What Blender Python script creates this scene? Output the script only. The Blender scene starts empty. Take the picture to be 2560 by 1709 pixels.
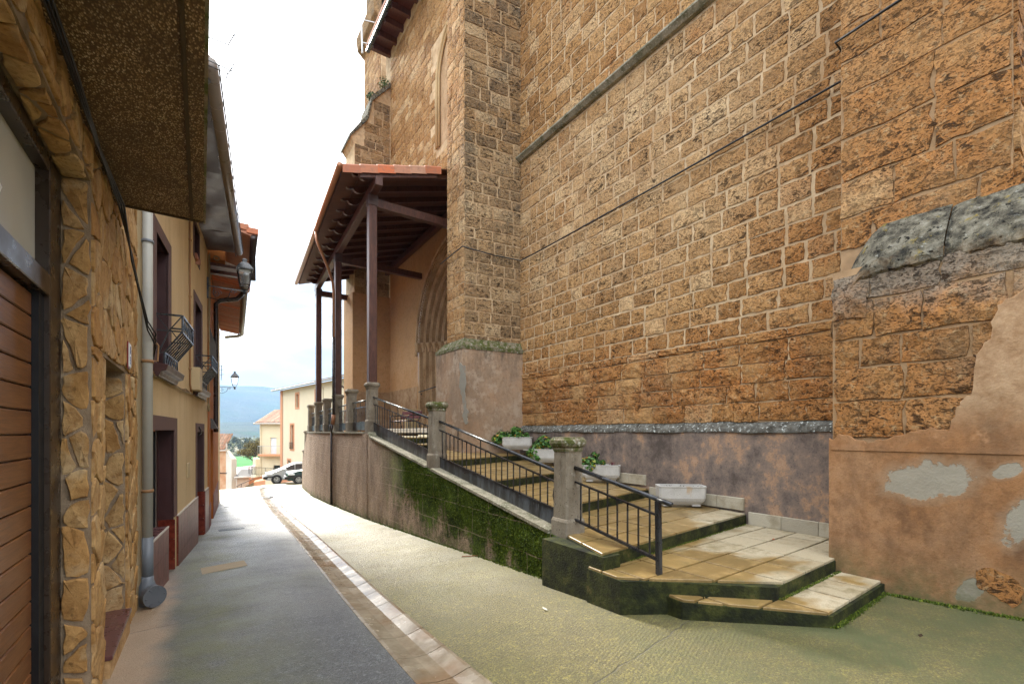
import bpy, bmesh, math, random
from mathutils import Vector, Matrix
random.seed(7)
R = random.Random(11)
scn = bpy.context.scene
COL = scn.collection
# ------------------------------------------------------------------ camera, sky, sun, exposure
EYE = 1.7
YAW = math.radians(34.26)
cd = bpy.data.cameras.new('camera'); cam = bpy.data.objects.new('camera', cd); COL.objects.link(cam)
cd.sensor_width = 36.0; cd.sensor_fit = 'HORIZONTAL'; cd.lens = 16.0; cd.shift_y = 0.0873
cd.clip_start = 0.05; cd.clip_end = 20000
cam.location = (0, 0, EYE); cam.rotation_euler = (math.pi/2, 0, -YAW)
scn.camera = cam

SUN_DIR = Vector((-0.06, 0.93, 0.54)).normalized()
w = bpy.data.worlds.new('World'); scn.world = w; w.use_nodes = True
nt = w.node_tree; nt.nodes.clear()
out = nt.nodes.new('ShaderNodeOutputWorld'); bg = nt.nodes.new('ShaderNodeBackground')
sky = nt.nodes.new('ShaderNodeTexSky'); sky.sky_type = 'NISHITA'; sky.sun_disc = False
sky.sun_elevation = math.asin(SUN_DIR.z); sky.sun_rotation = math.atan2(SUN_DIR.x, SUN_DIR.y)
tc = nt.nodes.new('ShaderNodeTexCoord'); sx = nt.nodes.new('ShaderNodeSeparateXYZ')
nt.links.new(tc.outputs['Generated'], sx.inputs[0])
mp = nt.nodes.new('ShaderNodeMapping'); mp.inputs['Scale'].default_value = (1.0, 1.0, 2.4)
nt.links.new(tc.outputs['Generated'], mp.inputs[0])
cn = nt.nodes.new('ShaderNodeTexNoise'); cn.inputs['Scale'].default_value = 3.6; cn.inputs['Detail'].default_value = 6; cn.inputs['Roughness'].default_value = .52
cn.inputs['Distortion'].default_value = .35
nt.links.new(mp.outputs[0], cn.inputs['Vector'])
# cloud cover: thin veils low over the horizon, closed white cloud higher up
ele = nt.nodes.new('ShaderNodeMapRange'); ele.inputs[1].default_value = 0.07; ele.inputs[2].default_value = 0.52; ele.inputs[3].default_value = -.16; ele.inputs[4].default_value = .50
nt.links.new(sx.outputs[2], ele.inputs[0])
ct = nt.nodes.new('ShaderNodeMath'); ct.operation = 'MULTIPLY_ADD'; ct.inputs[1].default_value = 1.9; ct.inputs[2].default_value = -.45; nt.links.new(cn.outputs[0], ct.inputs[0])
ad = nt.nodes.new('ShaderNodeMath'); ad.operation = 'ADD'; nt.links.new(ct.outputs[0], ad.inputs[0]); nt.links.new(ele.outputs[0], ad.inputs[1])
cr = nt.nodes.new('ShaderNodeValToRGB'); cr.color_ramp.elements[0].position = .34; cr.color_ramp.elements[0].color = (.70, .98, 1.45, 1)
cr.color_ramp.elements[1].position = .84; cr.color_ramp.elements[1].color = (9.6, 9.8, 10.0, 1)
e = cr.color_ramp.elements.new(.50); e.color = (1.35, 1.68, 2.05, 1)
nt.links.new(ad.outputs[0], cr.inputs[0])
mx = nt.nodes.new('ShaderNodeMix'); mx.data_type = 'RGBA'; mx.inputs[0].default_value = .9
nt.links.new(sky.outputs[0], mx.inputs[6]); nt.links.new(cr.outputs[0], mx.inputs[7])
bg.inputs['Strength'].default_value = .12
nt.links.new(mx.outputs[2], bg.inputs['Color']); nt.links.new(bg.outputs[0], out.inputs[0])

sl = bpy.data.lights.new('sun', 'SUN'); sl.energy = 2.2; sl.angle = math.radians(8); sl.color = (1, .93, .82)
so = bpy.data.objects.new('sun', sl); COL.objects.link(so); so.location = (0, 0, 40)
so.rotation_euler = SUN_DIR.to_track_quat('Z', 'Y').to_euler()

vs = scn.view_settings; vs.view_transform = 'Standard'; vs.look = 'None'; vs.exposure = 1.9; vs.gamma = 1.0; vs.use_curve_mapping = False
scn.render.engine = 'CYCLES'
scn.cycles.max_bounces = 6; scn.cycles.diffuse_bounces = 4; scn.cycles.glossy_bounces = 3; scn.cycles.transmission_bounces = 4
scn.cycles.use_denoising = True; scn.cycles.denoising_input_passes = 'RGB_ALBEDO_NORMAL'; scn.cycles.denoising_prefilter = 'NONE'
scn.cycles.volume_bounces = 0
scn.cycles.caustics_reflective = False; scn.cycles.caustics_refractive = False

# ------------------------------------------------------------------ photograph helpers (pixel rays, 2560 px wide)
F, CX, HY = 1138.0, 1280.0, 1078.0
SS, CC = math.sin(YAW), math.cos(YAW)
SLOPE = -.058
def ray(u, v):
    a = (u-CX)/F
    return Vector((SS+a*CC, CC-a*SS, (HY-v)/F))
def atX(u, v, x):
    r = ray(u, v); return Vector((0, 0, EYE)) + r*(x/r.x)
def atY(u, v, y):
    r = ray(u, v); return Vector((0, 0, EYE)) + r*(y/r.y)
def atT(u, v, t):
    return Vector((0, 0, EYE)) + ray(u, v)*t
def depth(p): return p[0]*SS + p[1]*CC
def gz(y): return SLOPE*y

# ------------------------------------------------------------------ materials
class NT:
    def __init__(s, name):
        s.m = bpy.data.materials.new(name); s.m.use_nodes = True
        s.t = s.m.node_tree; s.b = s.t.nodes['Principled BSDF']; s._pos = None
    def n(s, typ, ins=None, **props):
        nd = s.t.nodes.new(typ)
        for k, v in props.items(): setattr(nd, k, v)
        for k, v in (ins or {}).items(): s.set(nd.inputs[k], v)
        return nd
    def set(s, sock, v):
        if isinstance(v, bpy.types.NodeSocket): s.t.links.new(v, sock)
        elif isinstance(v, (tuple, list)) and len(v) == 3 and sock.type == 'RGBA': sock.default_value = (*v, 1)
        else: sock.default_value = v
    @property
    def pos(s):
        if s._pos is None: s._pos = s.n('ShaderNodeNewGeometry')
        return s._pos.outputs['Position']
    def xyz(s):
        nd = s.n('ShaderNodeSeparateXYZ', {0: s.pos}); return nd.outputs
    def mapped(s, scale=(1, 1, 1), rot=(0, 0, 0), vec=None):
        return s.n('ShaderNodeMapping', {'Vector': vec or s.pos, 'Scale': scale, 'Rotation': rot}).outputs[0]
    def noise(s, scale, detail=4, rough=.55, vec=None, dist=0):
        return s.n('ShaderNodeTexNoise', {'Vector': vec or s.pos, 'Scale': scale, 'Detail': detail, 'Roughness': rough, 'Distortion': dist}).outputs[0]
    def voro(s, scale, vec=None, feature='F1', out=0):
        return s.n('ShaderNodeTexVoronoi', {'Vector': vec or s.pos, 'Scale': scale}, feature=feature).outputs[out]
    def ramp(s, fac, stops):
        nd = s.n('ShaderNodeValToRGB', {0: fac}); cr = nd.color_ramp
        while len(cr.elements) < len(stops): cr.elements.new(.5)
        for el, (p, c) in zip(cr.elements, stops):
            el.position = p; el.color = (*c, 1) if isinstance(c, (tuple, list)) else (c, c, c, 1)
        return nd.outputs[0]
    def mr(s, v, a, b, c=0.0, d=1.0):
        return s.n('ShaderNodeMapRange', {0: v, 1: a, 2: b, 3: c, 4: d}).outputs[0]
    def mix(s, f, a, b, blend='MIX'):
        nd = s.n('ShaderNodeMix', data_type='RGBA', blend_type=blend)
        s.set(nd.inputs[0], f); s.set(nd.inputs[6], a); s.set(nd.inputs[7], b); return nd.outputs[2]
    def mt(s, op, a, b=0.0, c=0.0, clamp=False):
        nd = s.n('ShaderNodeMath', {0: a, 1: b, 2: c}, operation=op); nd.use_clamp = clamp; return nd.outputs[0]
    def rnd(s):
        a = s.n('ShaderNodeObjectInfo').outputs['Random']; b = s.n('ShaderNodeNewGeometry').outputs['Random Per Island']
        x = s.mt('FRACT', s.mt('ADD', s.mt('MULTIPLY', a, 7.31), s.mt('MULTIPLY', b, 3.77)))
        return x
    def bump(s, h, strength=.5, dist=.02, normal=None):
        ins = {'Height': h, 'Strength': strength, 'Distance': dist}
        if normal is not None: ins['Normal'] = normal
        return s.n('ShaderNodeBump', ins).outputs[0]
    def done(s, color=None, rough=.8, normal=None, spec=.5, metal=0, **kw):
        if color is not None: s.set(s.b.inputs['Base Color'], color)
        s.set(s.b.inputs['Roughness'], rough); s.set(s.b.inputs['Specular IOR Level'], spec); s.set(s.b.inputs['Metallic'], metal)
        if normal is not None: s.set(s.b.inputs['Normal'], normal)
        for k, v in kw.items(): s.set(s.b.inputs[k], v)
        return s.m
MAT = {}
def plain(name, col, rough=.6, spec=.4, metal=0, var=.15, scale=6.0, bump=.0, bscale=60.0):
    m = NT(name)
    n1 = m.noise(scale, 5, .6); c = m.mix(n1, tuple(x*(1-var) for x in col), tuple(min(1, x*(1+var)) for x in col))
    nm = m.bump(m.noise(bscale, 3), bump, .01) if bump else None
    MAT[name] = m.done(c, m.mr(n1, .3, .7, max(.05, rough-.08), min(1, rough+.08)), nm, spec, metal)
    return MAT[name]

def stone_mat(name, pal, orange=.5, pits=1.0, grey=.3):
    m = NT(name); x, y, z = m.xyz()
    r = m.rnd()
    base = m.ramp(r, [(0, pal[0]), (.3, pal[1]), (.62, pal[2]), (.85, pal[3]), (1, pal[4])])
    pale = m.mt('MULTIPLY', m.mt('MULTIPLY', m.mr(z, 4.0, 5.6), m.mr(z, 9.5, 9.3)), m.mr(y, 2.8, 4.6))
    pale = m.mt('MULTIPLY', pale, m.mr(m.noise(.9, 5, .65), .36, .60, .15, .75))
    base = m.mix(pale, base, m.mix(r, (.47, .315, .165), (.66, .49, .285)))
    big = m.noise(.55, 4, .6); med = m.noise(3.2, 6, .68); fine = m.noise(22, 5, .7)
    base = m.mix(m.mr(med, .32, .72, 0, .55), base, pal[1], 'MIX')
    # iron-orange weathering: strongest in a band low on the wall and at the near end
    band = m.mt('MULTIPLY', m.mr(z, 1.6, 2.2), m.mr(z, 4.1, 2.9))
    near = m.mt('MULTIPLY', m.mr(y, 4.6, 2.6), m.mr(z, 8.0, 5.0))
    om = m.mt('MAXIMUM', band, near, clamp=True)
    om = m.mt('MAXIMUM', om, m.mr(big, .56, .68, 0, .6))
    om = m.mt('MULTIPLY', om, m.mr(m.noise(1.7, 5, .65), .36, .58))
    base = m.mix(m.mt('MULTIPLY', om, orange), base, (.40, .155, .042))
    # grey biological crust
    gm = m.mt('MULTIPLY', m.mr(m.noise(1.1, 6, .7, m.mapped((1, 1, .6))), .52, .66), grey)
    base = m.mix(gm, base, (.145, .115, .08))
    # pale lime bloom
    pm = m.mr(m.noise(4.5, 6, .75), .60, .72, 0, .55)
    base = m.mix(pm, base, pal[4])
    base = m.mix(m.mr(fine, .45, .66, .0, .52), base, (.10, .058, .028)); base = m.mix(m.mr(m.noise(11, 6, .75), .55, .68, 0, .6), base, pal[4])
    if name == 'rubble_stone': base = m.mix(m.mt('MULTIPLY', m.mt('MULTIPLY', m.mr(m.mt('ADD', z, m.mt('MULTIPLY', m.noise(2.2, 5, .7), 1.2)), 3.45, 3.95), m.mr(z, 3.62, 3.55)), .75), base, (.20, .19, .16))
    # pits of the porous stone: elongated along the bedding
    pv = m.mapped((1, 1, 1.9))
    p1 = m.noise(8.5, 7, .68, pv, .5); pit = m.mr(p1, .385, .44, 1, 0)
    p2 = m.noise(30, 4, .65, pv); pit2 = m.mr(p2, .38, .45, 1, 0)
    zone = m.mr(m.noise(1.7, 4, .6), .38, .58, .25, 1)
    pit = m.mt('MULTIPLY', m.mt('MAXIMUM', pit, m.mt('MULTIPLY', pit2, .7)), zone)
    base = m.mix(m.mt('MULTIPLY', pit, .9), base, (.035, .019, .009))
    h = m.mt('SUBTRACT', m.mt('ADD', m.mt('MULTIPLY', med, 1.0), m.mt('MULTIPLY', fine, .5)), m.mt('MULTIPLY', pit, .9*pits))
    MAT[name] = m.done(base, .92, m.bump(h, 1.0, .042), .15)
P_CH = [(.28, .14, .05), (.41, .215, .078), (.49, .275, .108), (.55, .335, .15), (.66, .46, .25)]
P_BT = [(.18, .125, .072), (.28, .18, .095), (.39, .235, .105), (.45, .295, .15), (.58, .43, .255)]
P_RB = [(.27, .135, .05), (.34, .175, .064), (.40, .21, .08), (.44, .255, .112), (.56, .385, .20)]
stone_mat('church_stone', P_CH, .85, 1.0, .22)
stone_mat('buttress_stone', P_BT, .35, 1.0, .75)
stone_mat('rubble_stone', P_RB, .5, 1.3, .45)
def mortar(name, col):
    m = NT(name); n1 = m.noise(5, 5); c = m.mix(m.mr(n1, .35, .65), tuple(q*.72 for q in col), col)
    c = m.mix(m.mr(m.noise(1.0, 5, .7), .44, .64, 0, .75), c, (.36, .22, .11)); c = m.mix(m.mr(m.noise(6, 6, .75), .55, .68, 0, .7), c, (.24, .14, .07))
    MAT[name] = m.done(c, .95, m.bump(m.noise(60, 4), .6, .01), .1)
mortar('lime_mortar', (.58, .425, .26))
mortar('foot_mortar', (.38, .25, .14))

def plaster(name, a, b, dark, patches=True, darkamt=.5, grey=(.42, .41, .36), moss=False, zfoot=None):
    m = NT(name); x, y, z = m.xyz()
    c = m.mix(m.mr(m.noise(.9, 6, .65), .40, .60), a, b); c = m.mix(m.mr(m.noise(.45, 5, .7), .50, .62, 0, .55), c, dark)
    c = m.mix(m.mr(m.noise(2.6, 7, .72, m.mapped((1, 1, .45))), .46, .70, 0, darkamt), c, dark)
    c = m.mix(m.mr(m.noise(9, 5, .7), .50, .66, 0, .6), c, tuple(q*.68 for q in a)); c = m.mix(m.mr(m.noise(55, 4, .6), .56, .68, 0, .45), c, tuple(q*.5 for q in a))
    c = m.mix(m.mr(m.noise(3.4, 5, .7), .62, .70, 0, .45), c, tuple(min(1, q*1.25) for q in b))
    h = m.mt('ADD', m.noise(3, 6, .7), m.mt('MULTIPLY', m.noise(45, 3), .22))
    if patches:
        pn = m.noise(.62, 5, .62, m.mapped((1, 1, 1.6))); pm = m.mr(pn, .635, .645)
        c = m.mix(pm, c, m.mix(m.noise(6), tuple(q*.9 for q in grey), grey)); h = m.mt('ADD', h, m.mt('MULTIPLY', pm, .35))
    if name == 'pink_plaster': c = m.mix(m.mt('MULTIPLY', m.mr(m.mt('ADD', z, m.mt('MULTIPLY', m.noise(2, 5, .7), .5)), 1.95, 2.3), .8), c, m.mix(m.mr(m.noise(1.8, 7, .78), .38, .62), (.24, .145, .078), (.48, .34, .21)))
    if name == 'block_plaster':
        tk = m.mt('MULTIPLY', m.mr(z, 3.0, 3.9), m.mr(m.noise(3.5, 6, .7, m.mapped((1, 1, .25))), .40, .62)); c = m.mix(m.mt('MULTIPLY', tk, .85), c, (.07, .062, .055))
        c = m.mix(m.mr(m.noise(1.6, 6, .75), .54, .62, 0, .6), c, (.46, .37, .28))
    if name == 'pink_plaster':
        c = m.mix(m.mt('MULTIPLY', m.mt('MULTIPLY', m.mr(z, .35, .6), m.mr(z, 1.15, .85)), m.mr(m.noise(1.9, 6, .7, m.mapped((1, 1, .6))), .46, .60, 0, .75)), c, (.13, .07, .038))
        wn_ = m.noise(5, 6, .7)
        for (yc, zc, ry, rz_) in ((1.50, 1.19, .33, .19), (.92, 1.33, .08, .08), (1.17, .14, .09, .12), (.72, .98, .16, .30)):
            q1 = m.mt('POWER', m.mt('ABSOLUTE', m.mt('DIVIDE', m.mt('SUBTRACT', m.mt('ADD', y, m.mt('MULTIPLY', m.mt('SUBTRACT', z, zc), .5)), yc), ry)), 2.0)
            q2 = m.mt('POWER', m.mt('ABSOLUTE', m.mt('DIVIDE', m.mt('SUBTRACT', z, zc), rz_)), 2.0)
            dd = m.mt('ADD', m.mt('ADD', q1, q2), m.mt('MULTIPLY', m.mt('SUBTRACT', wn_, .5), 3.2))
            halo = m.mr(dd, .9, 2.2, .45, 0); pm = m.mr(dd, .92, 1.06, 1, 0)
            c = m.mix(halo, c, (.34, .25, .165)); c = m.mix(m.mt('MULTIPLY', pm, .85), c, m.mix(m.noise(6, 5), (.25, .235, .185), (.34, .32, .26))); h = m.mt('ADD', h, m.mt('MULTIPLY', pm, -.25))
    if moss:
        mz = m.mr(z, zfoot+.05, zfoot+.55, 1, 0)
        mm = m.mt('MULTIPLY', mz, m.mr(m.noise(6, 5, .7), .30, .6))
        c = m.mix(m.mt('MULTIPLY', mm, .8), c, (.10, .105, .045))
    MAT[name] = m.done(c, .93, m.bump(h, .55, .03), .12)
plaster('pink_plaster', (.30, .15, .066), (.37, .215, .115), (.135, .075, .04), False, .8, moss=True, zfoot=-.1)
plaster('block_plaster', (.35, .225, .14), (.43, .31, .21), (.20, .15, .11), False, .6)
plaster('porch_plaster', (.46, .265, .125), (.50, .31, .165), (.36, .20, .10), False, .25)
m = NT('plinth_plaster'); x, y, z = m.xyz()
a_ = m.noise(1.5, 7, .72, m.mapped((1, 1, .8))); b_ = m.noise(7, 6, .75)
c = m.ramp(m.mt('ADD', m.mt('MULTIPLY', a_, .75), m.mt('ADD', m.mt('MULTIPLY', b_, .25), m.mr(y, 5.0, 2.6, 0, .05))), [(.40, (.09, .072, .063)), (.49, (.17, .135, .115)), (.55, (.235, .175, .14)), (.59, (.35, .225, .145)), (.68, (.42, .28, .19))])
c = m.mix(m.mr(m.noise(40, 4), .58, .7, 0, .5), c, (.05, .04, .033))
MAT['plinth_plaster'] = m.done(c, .93, m.bump(m.mt('ADD', m.noise(4, 6, .7), m.mt('MULTIPLY', m.noise(50, 3), .3)), .5, .02), .12)
m = NT('grey_patch'); c = m.mix(m.noise(7, 5, .6), (.225, .205, .165), (.30, .285, .24)); c = m.mix(m.mr(m.noise(4, 6, .75), .54, .66, 0, .7), c, (.31, .19, .11)); MAT['grey_patch'] = m.done(c, .9, m.bump(m.noise(9, 5), .3, .01), .12)

m = NT('lichen_stone')   # grey weathered stone with yellow and pale lichen
n1 = m.noise(7, 6, .7); c = m.ramp(n1, [(.36, (.03, .029, .025)), (.47, (.115, .105, .08)), (.57, (.21, .195, .15)), (.72, (.32, .305, .25))])
c = m.mix(m.mr(m.noise(6, 6, .75), .58, .66, 0, .8), c, (.30, .22, .035)); c = m.mix(m.mr(m.noise(16, 4, .6), .64, .70, 0, .6), c, (.40, .41, .37)); pz_ = m.mr(m.noise(17, 5, .7), .36, .44, 1, 0); c = m.mix(pz_, c, (.012, .011, .009))
x, y, z = m.xyz(); fd = m.mr(m.mt('ADD', z, m.mt('MULTIPLY', m.noise(2.4, 5, .7), .9)), 3.70, 4.05); fd = m.mt('MAXIMUM', fd, m.mr(z, 6, 7))
br = m.mix(m.mr(m.noise(5, 6, .7), .38, .62), (.16, .095, .045), (.33, .20, .10)); c = m.mix(fd, br, c)
MAT['lichen_stone'] = m.done(c, .95, m.bump(m.mt('ADD', m.noise(12, 7, .75), m.noise(3, 3)), 1.0, .07), .1)
m = NT('ledge_lichen')
n1 = m.noise(11, 6, .7); c = m.ramp(n1, [(.32, (.035, .033, .028)), (.5, (.11, .105, .09)), (.7, (.2, .2, .18))])
c = m.mix(m.mr(m.noise(22, 4, .6), .6, .66), c, (.52, .56, .53)); MAT['ledge_lichen'] = m.done(c, .95, m.bump(m.noise(14, 6, .7), .8, .02), .1)

# rough-cast retaining wall with moss that hangs below its sloping coping
m = NT('roughcast_wall'); x, y, z = m.xyz()
agg = m.voro(38); an = m.noise(55, 3, .6)
c = m.mix(m.mr(an, .35, .65), (.27, .185, .13), (.64, .48, .36))
c = m.mix(m.mr(m.noise(1.2, 6, .7, m.mapped((1, 1, .6))), .45, .66, 0, .45), c, (.20, .14, .10)); c = m.mix(m.mr(m.noise(20, 4, .7), .35, .5, .5, 0), c, (.10, .065, .045))
cop = m.mt('SUBTRACT', m.mt('ADD', m.mt('MULTIPLY', m.mt('SUBTRACT', y, 4.66), .15), .38), z)
st = m.noise(1.9, 5, .6, m.mapped((1, 1, .22))); f2 = m.noise(9, 5, .7)
mk = m.mt('SUBTRACT', m.mt('ADD', st, m.mt('MULTIPLY', f2, .45)), m.mt('MULTIPLY', cop, .28))
mk = m.mt('MULTIPLY', m.mr(mk, .35, .50), m.mt('MULTIPLY', m.mr(y, 11.8, 9.9), m.mr(y, 2.2, 3.0)))
foot = m.mr(m.mt('SUBTRACT', z, m.mt('MULTIPLY', y, SLOPE)), .02, .3, 1, 0)
fm = m.mt('MULTIPLY', foot, m.mr(m.noise(5, 5, .7), .36, .6))
mk = m.mt('MAXIMUM', mk, m.mt('MULTIPLY', fm, .8))
bl = m.mt('MULTIPLY', m.mr(m.noise(2.6, 7, .75, m.mapped((1, 1, .5))), .50, .64), m.mr(y, 13, 8.5, .05, .85))
c = m.mix(bl, c, (.055, .045, .032))
mc = m.ramp(m.mt('ADD', m.mt('MULTIPLY', m.noise(26, 4, .7), .5), m.mt('MULTIPLY', m.noise(2.2, 5, .7), .5)), [(.34, (.008, .010, .003)), (.45, (.035, .055, .008)), (.55, (.11, .165, .018)), (.68, (.24, .33, .035))])
c = m.mix(mk, c, mc)
bt_ = m.n('ShaderNodeTexBrick', {'Vector': m.n('ShaderNodeCombineXYZ', {0: m.mt('ADD', y, m.mt('MULTIPLY', m.noise(3), .06)), 1: m.mt('ADD', z, m.mt('MULTIPLY', m.noise(2.3), .06))}).outputs[0], 'Scale': 1.0, 'Mortar Size': .012, 'Mortar Smooth': .4, 'Brick Width': 1.05, 'Row Height': .42}); blk = bt_.outputs['Fac']
lines = m.mr(m.mt('ABSOLUTE', m.mt('SUBTRACT', m.mt('FRACT', m.mt('ADD', m.mt('MULTIPLY', m.mt('SUBTRACT', z, m.mt('MULTIPLY', y, -.0)), 2.1), m.mt('MULTIPLY', m.noise(2), .16))), .5)), .0, .035, 1, 0)
c = m.mix(m.mt('MULTIPLY', blk, .55), c, (.46, .35, .26))
h = m.mt('ADD', m.mt('SUBTRACT', m.mt('MULTIPLY', an, 1.0), m.mt('MULTIPLY', blk, .5)), m.mt('ADD', m.mt('MULTIPLY', agg, -.8), m.mt('MULTIPLY', m.mt('MULTIPLY', mk, m.noise(40, 3)), 1.6)))
MAT['roughcast_wall'] = m.done(c, .95, m.bump(h, 1.0, .03), .1)

m = NT('coping_stone'); c = m.mix(m.mr(m.noise(3, 6, .7), .4, .62), (.30, .27, .20), (.10, .10, .055)); c = m.mix(m.mr(m.noise(30, 3), .55, .7), c, (.42, .39, .32))
MAT['coping_stone'] = m.done(c, .85, m.bump(m.noise(40, 4), .5, .01), .25)
m = NT('pillar_stone'); c = m.mix(m.mr(m.noise(2.3, 6, .7, m.mapped((1, 1, .5))), .38, .62), (.27, .235, .18), (.155, .125, .09))
c = m.mix(m.mr(m.noise(40, 3), .62, .70), c, (.05, .04, .03)); c = m.mix(m.mr(m.noise(5, 5, .7), .58, .68, 0, .6), c, (.38, .35, .29))
MAT['pillar_stone'] = m.done(c, .88, m.bump(m.noise(35, 5), .5, .012), .2)
m = NT('moss_cap'); c = m.mix(m.mr(m.noise(9, 5, .7), .40, .56), (.20, .17, .12), (.075, .085, .025)); c = m.mix(m.mr(m.noise(20, 4), .6, .7), c, (.42, .42, .36)); MAT['moss_cap'] = m.done(c, .95, m.bump(m.noise(30, 5), .9, .015), .1)

# stair tiles: damp ochre stone, drier and paler toward the open right side
m = NT('step_tile'); x, y, z = m.xyz(); r = m.rnd()
dry = m.mt('ADD', m.mr(x, 4.2, 6.4), m.mr(m.noise(1.3, 5, .6), .35, .65, -.45, .45)); dry = m.mt('MULTIPLY', dry, m.mr(y, 5.4, 3.6)); dry = m.mr(dry, .35, .65)
wet = m.mix(r, (.20, .13, .045), (.31, .205, .075)); wet = m.mix(m.mr(m.noise(5, 6, .7), .5, .68), wet, (.40, .27, .11))
c = m.mix(dry, wet, m.mix(r, (.42, .355, .235), (.50, .43, .30)))
c = m.mix(m.mr(m.noise(2.6, 5, .7), .52, .66, 0, .7), c, (.15, .115, .035))
sp = m.voro(70); c = m.mix(m.mr(sp, .25, .5, 0, .18), c, (.10, .07, .03))
MAT['step_tile'] = m.done(c, m.mr(dry, 0, 1, .36, .75), m.bump(m.voro(42), .12, .006), .5)
m = NT('riser_moss'); n1 = m.noise(5, 6, .7); c = m.ramp(n1, [(.34, (.005, .006, .002)), (.48, (.016, .020, .004)), (.60, (.045, .050, .009)), (.74, (.14, .10, .04))])
MAT['riser_moss'] = m.done(c, .8, m.bump(m.noise(45, 5), .9, .012), .3)
m = NT('joint_moss'); c = m.mix(m.mr(m.noise(12, 5), .4, .6), (.05, .042, .022), (.05, .065, .014)); MAT['joint_moss'] = m.done(c, .9, m.bump(m.noise(50, 3), .8, .01), .2)
m = NT('skirting_tile'); r = m.rnd(); c = m.mix(r, (.36, .325, .25), (.44, .40, .31)); c = m.mix(m.mr(m.noise(3, 5), .52, .66, 0, .6), c, (.20, .16, .09)); MAT['skirting_tile'] = m.done(c, .8, m.bump(m.noise(48, 3, .5), .8, .008), .3)

# wet concrete road
def road_mat(name, base, alt, olive, near=.12):
    m = NT(name); x, y, z = m.xyz()
    sp = m.noise(75, 5, .75); big = m.noise(.8, 5, .62)
    c = m.mix(m.mr(big, .35, .65), base, alt)
    c = m.mix(m.mr(sp, .42, .57), tuple(q*.16 for q in base), c); c = m.mix(m.mr(m.noise(34, 6, .8), .49, .58, 0, .75), c, tuple(q*.22 for q in base)); c = m.mix(m.mr(m.noise(20, 6, .8), .56, .64, 0, .6), c, tuple(min(1, q*1.5) for q in alt))
    c = m.mix(m.mr(m.noise(11, 7, .8), .49, .60, 0, .65), c, tuple(q*.36 for q in base))
    c = m.mix(m.mr(m.noise(3.1, 6, .7), .50, .66, 0, .45), c, tuple(q*.55 for q in base))
    c = m.mix(m.mr(m.voro(48), .0, .27, .8, 0), c, (.46, .42, .31))
    # algae: along the house foot, below the stairs and in drifting patches
    el = m.mt('MULTIPLY', m.mr(x, 1.0, .2), m.mr(x, -.45, -.1))
    er = m.mt('MULTIPLY', m.mr(m.mt('SUBTRACT', x, m.mt('MULTIPLY', y, .35)), 1.9, 3.6), m.mr(y, 7, 4))
    al = m.mt('MAXIMUM', el, er); al = m.mt('ADD', al, m.mr(m.noise(.75, 5, .6), .50, .70, 0, .5))
    al = m.mt('MULTIPLY', al, m.mr(m.noise(2.4, 6, .7), .30, .60))
    c = m.mix(m.mt('MULTIPLY', al, .85, clamp=True), c, olive)
    # pale sandy mortar fillet along the foot of the houses
    sand = m.mt('MULTIPLY', m.mr(m.mt('ADD', x, m.mt('MULTIPLY', m.noise(2.5), .35)), -.02, -.22), m.mr(y, 9.5, 7.5))
    c = m.mix(sand, c, m.mix(m.noise(8), (.42, .28, .16), (.50, .37, .24)))
    # joints across the slab
    jt = m.mt('MULTIPLY', m.mr(m.mt('ABSOLUTE', m.mt('SUBTRACT', m.mt('FRACT', m.mt('DIVIDE', m.mt('ADD', y, m.mt('ADD', m.mt('MULTIPLY', x, -.18), m.mt('MULTIPLY', m.noise(3), .12))), 4.1)), .5)), 0, .0035, 1, 0), .8)
    c = m.mix(jt, c, (.05, .045, .03))
    # broom marks
    wv = m.n('ShaderNodeTexWave', {'Vector': m.mapped((1, 1, 1), (0, 0, math.radians(68))), 'Scale': 9, 'Distortion': 4.5, 'Detail': 3, 'Detail Scale': 2.5}).outputs[1]
    bm = m.mr(m.noise(.6, 3), .38, .6)
    h = m.mt('ADD', m.mt('ADD', m.mt('ADD', m.mt('MULTIPLY', sp, 1.6), m.mt('MULTIPLY', m.noise(34, 6, .8), 1.8)), m.mt('MULTIPLY', m.mt('MULTIPLY', wv, bm), .5)), m.mt('ADD', m.mt('MULTIPLY', m.noise(7, 4), .8), m.mt('MULTIPLY', jt, -2)))
    c = m.mix(m.mt('MULTIPLY', m.mt('MULTIPLY', wv, bm), .42), c, tuple(q*.3 for q in base))
    rg = m.mt('ADD', m.mr(m.noise(1.1, 5, .6), .32, .66, .30, .50), m.mr(y, 6, 2.5, 0, .18 if near < .5 else .05))
    MAT[name] = m.done(c, rg, m.bump(h, .9, .011), 1.0, **{'Coat Weight': m.mt('MULTIPLY', m.mr(m.noise(.9, 5, .6), .36, .58, .15, .85), m.mr(y, 2.5, 7.5, near, 1)), 'Coat Roughness': .3, 'Coat IOR': 1.33, 'Coat Normal': m.bump(m.mt('ADD', m.noise(7, 4), m.mt('MULTIPLY', sp, 1.6)), .8, .010)})
road_mat('road_concrete_left', (.18, .192, .20), (.25, .265, .272), (.13, .14, .035), .8)
road_mat('road_concrete_right', (.24, .19, .028), (.37, .31, .06), (.06, .078, .005))
m = NT('gutter_slab'); x, y, z = m.xyz(); c = m.mix(m.mr(m.noise(3, 6, .7), .35, .62), (.17, .13, .085), (.30, .25, .18)); c = m.mix(m.mr(m.noise(1.3, 4), .5, .62, 0, .6), c, (.20, .11, .05))
MAT['gutter_slab'] = m.done(c, m.mr(m.noise(4, 5), .35, .65, .12, .30), m.bump(m.noise(18, 4), .12, .006), .6)

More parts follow.
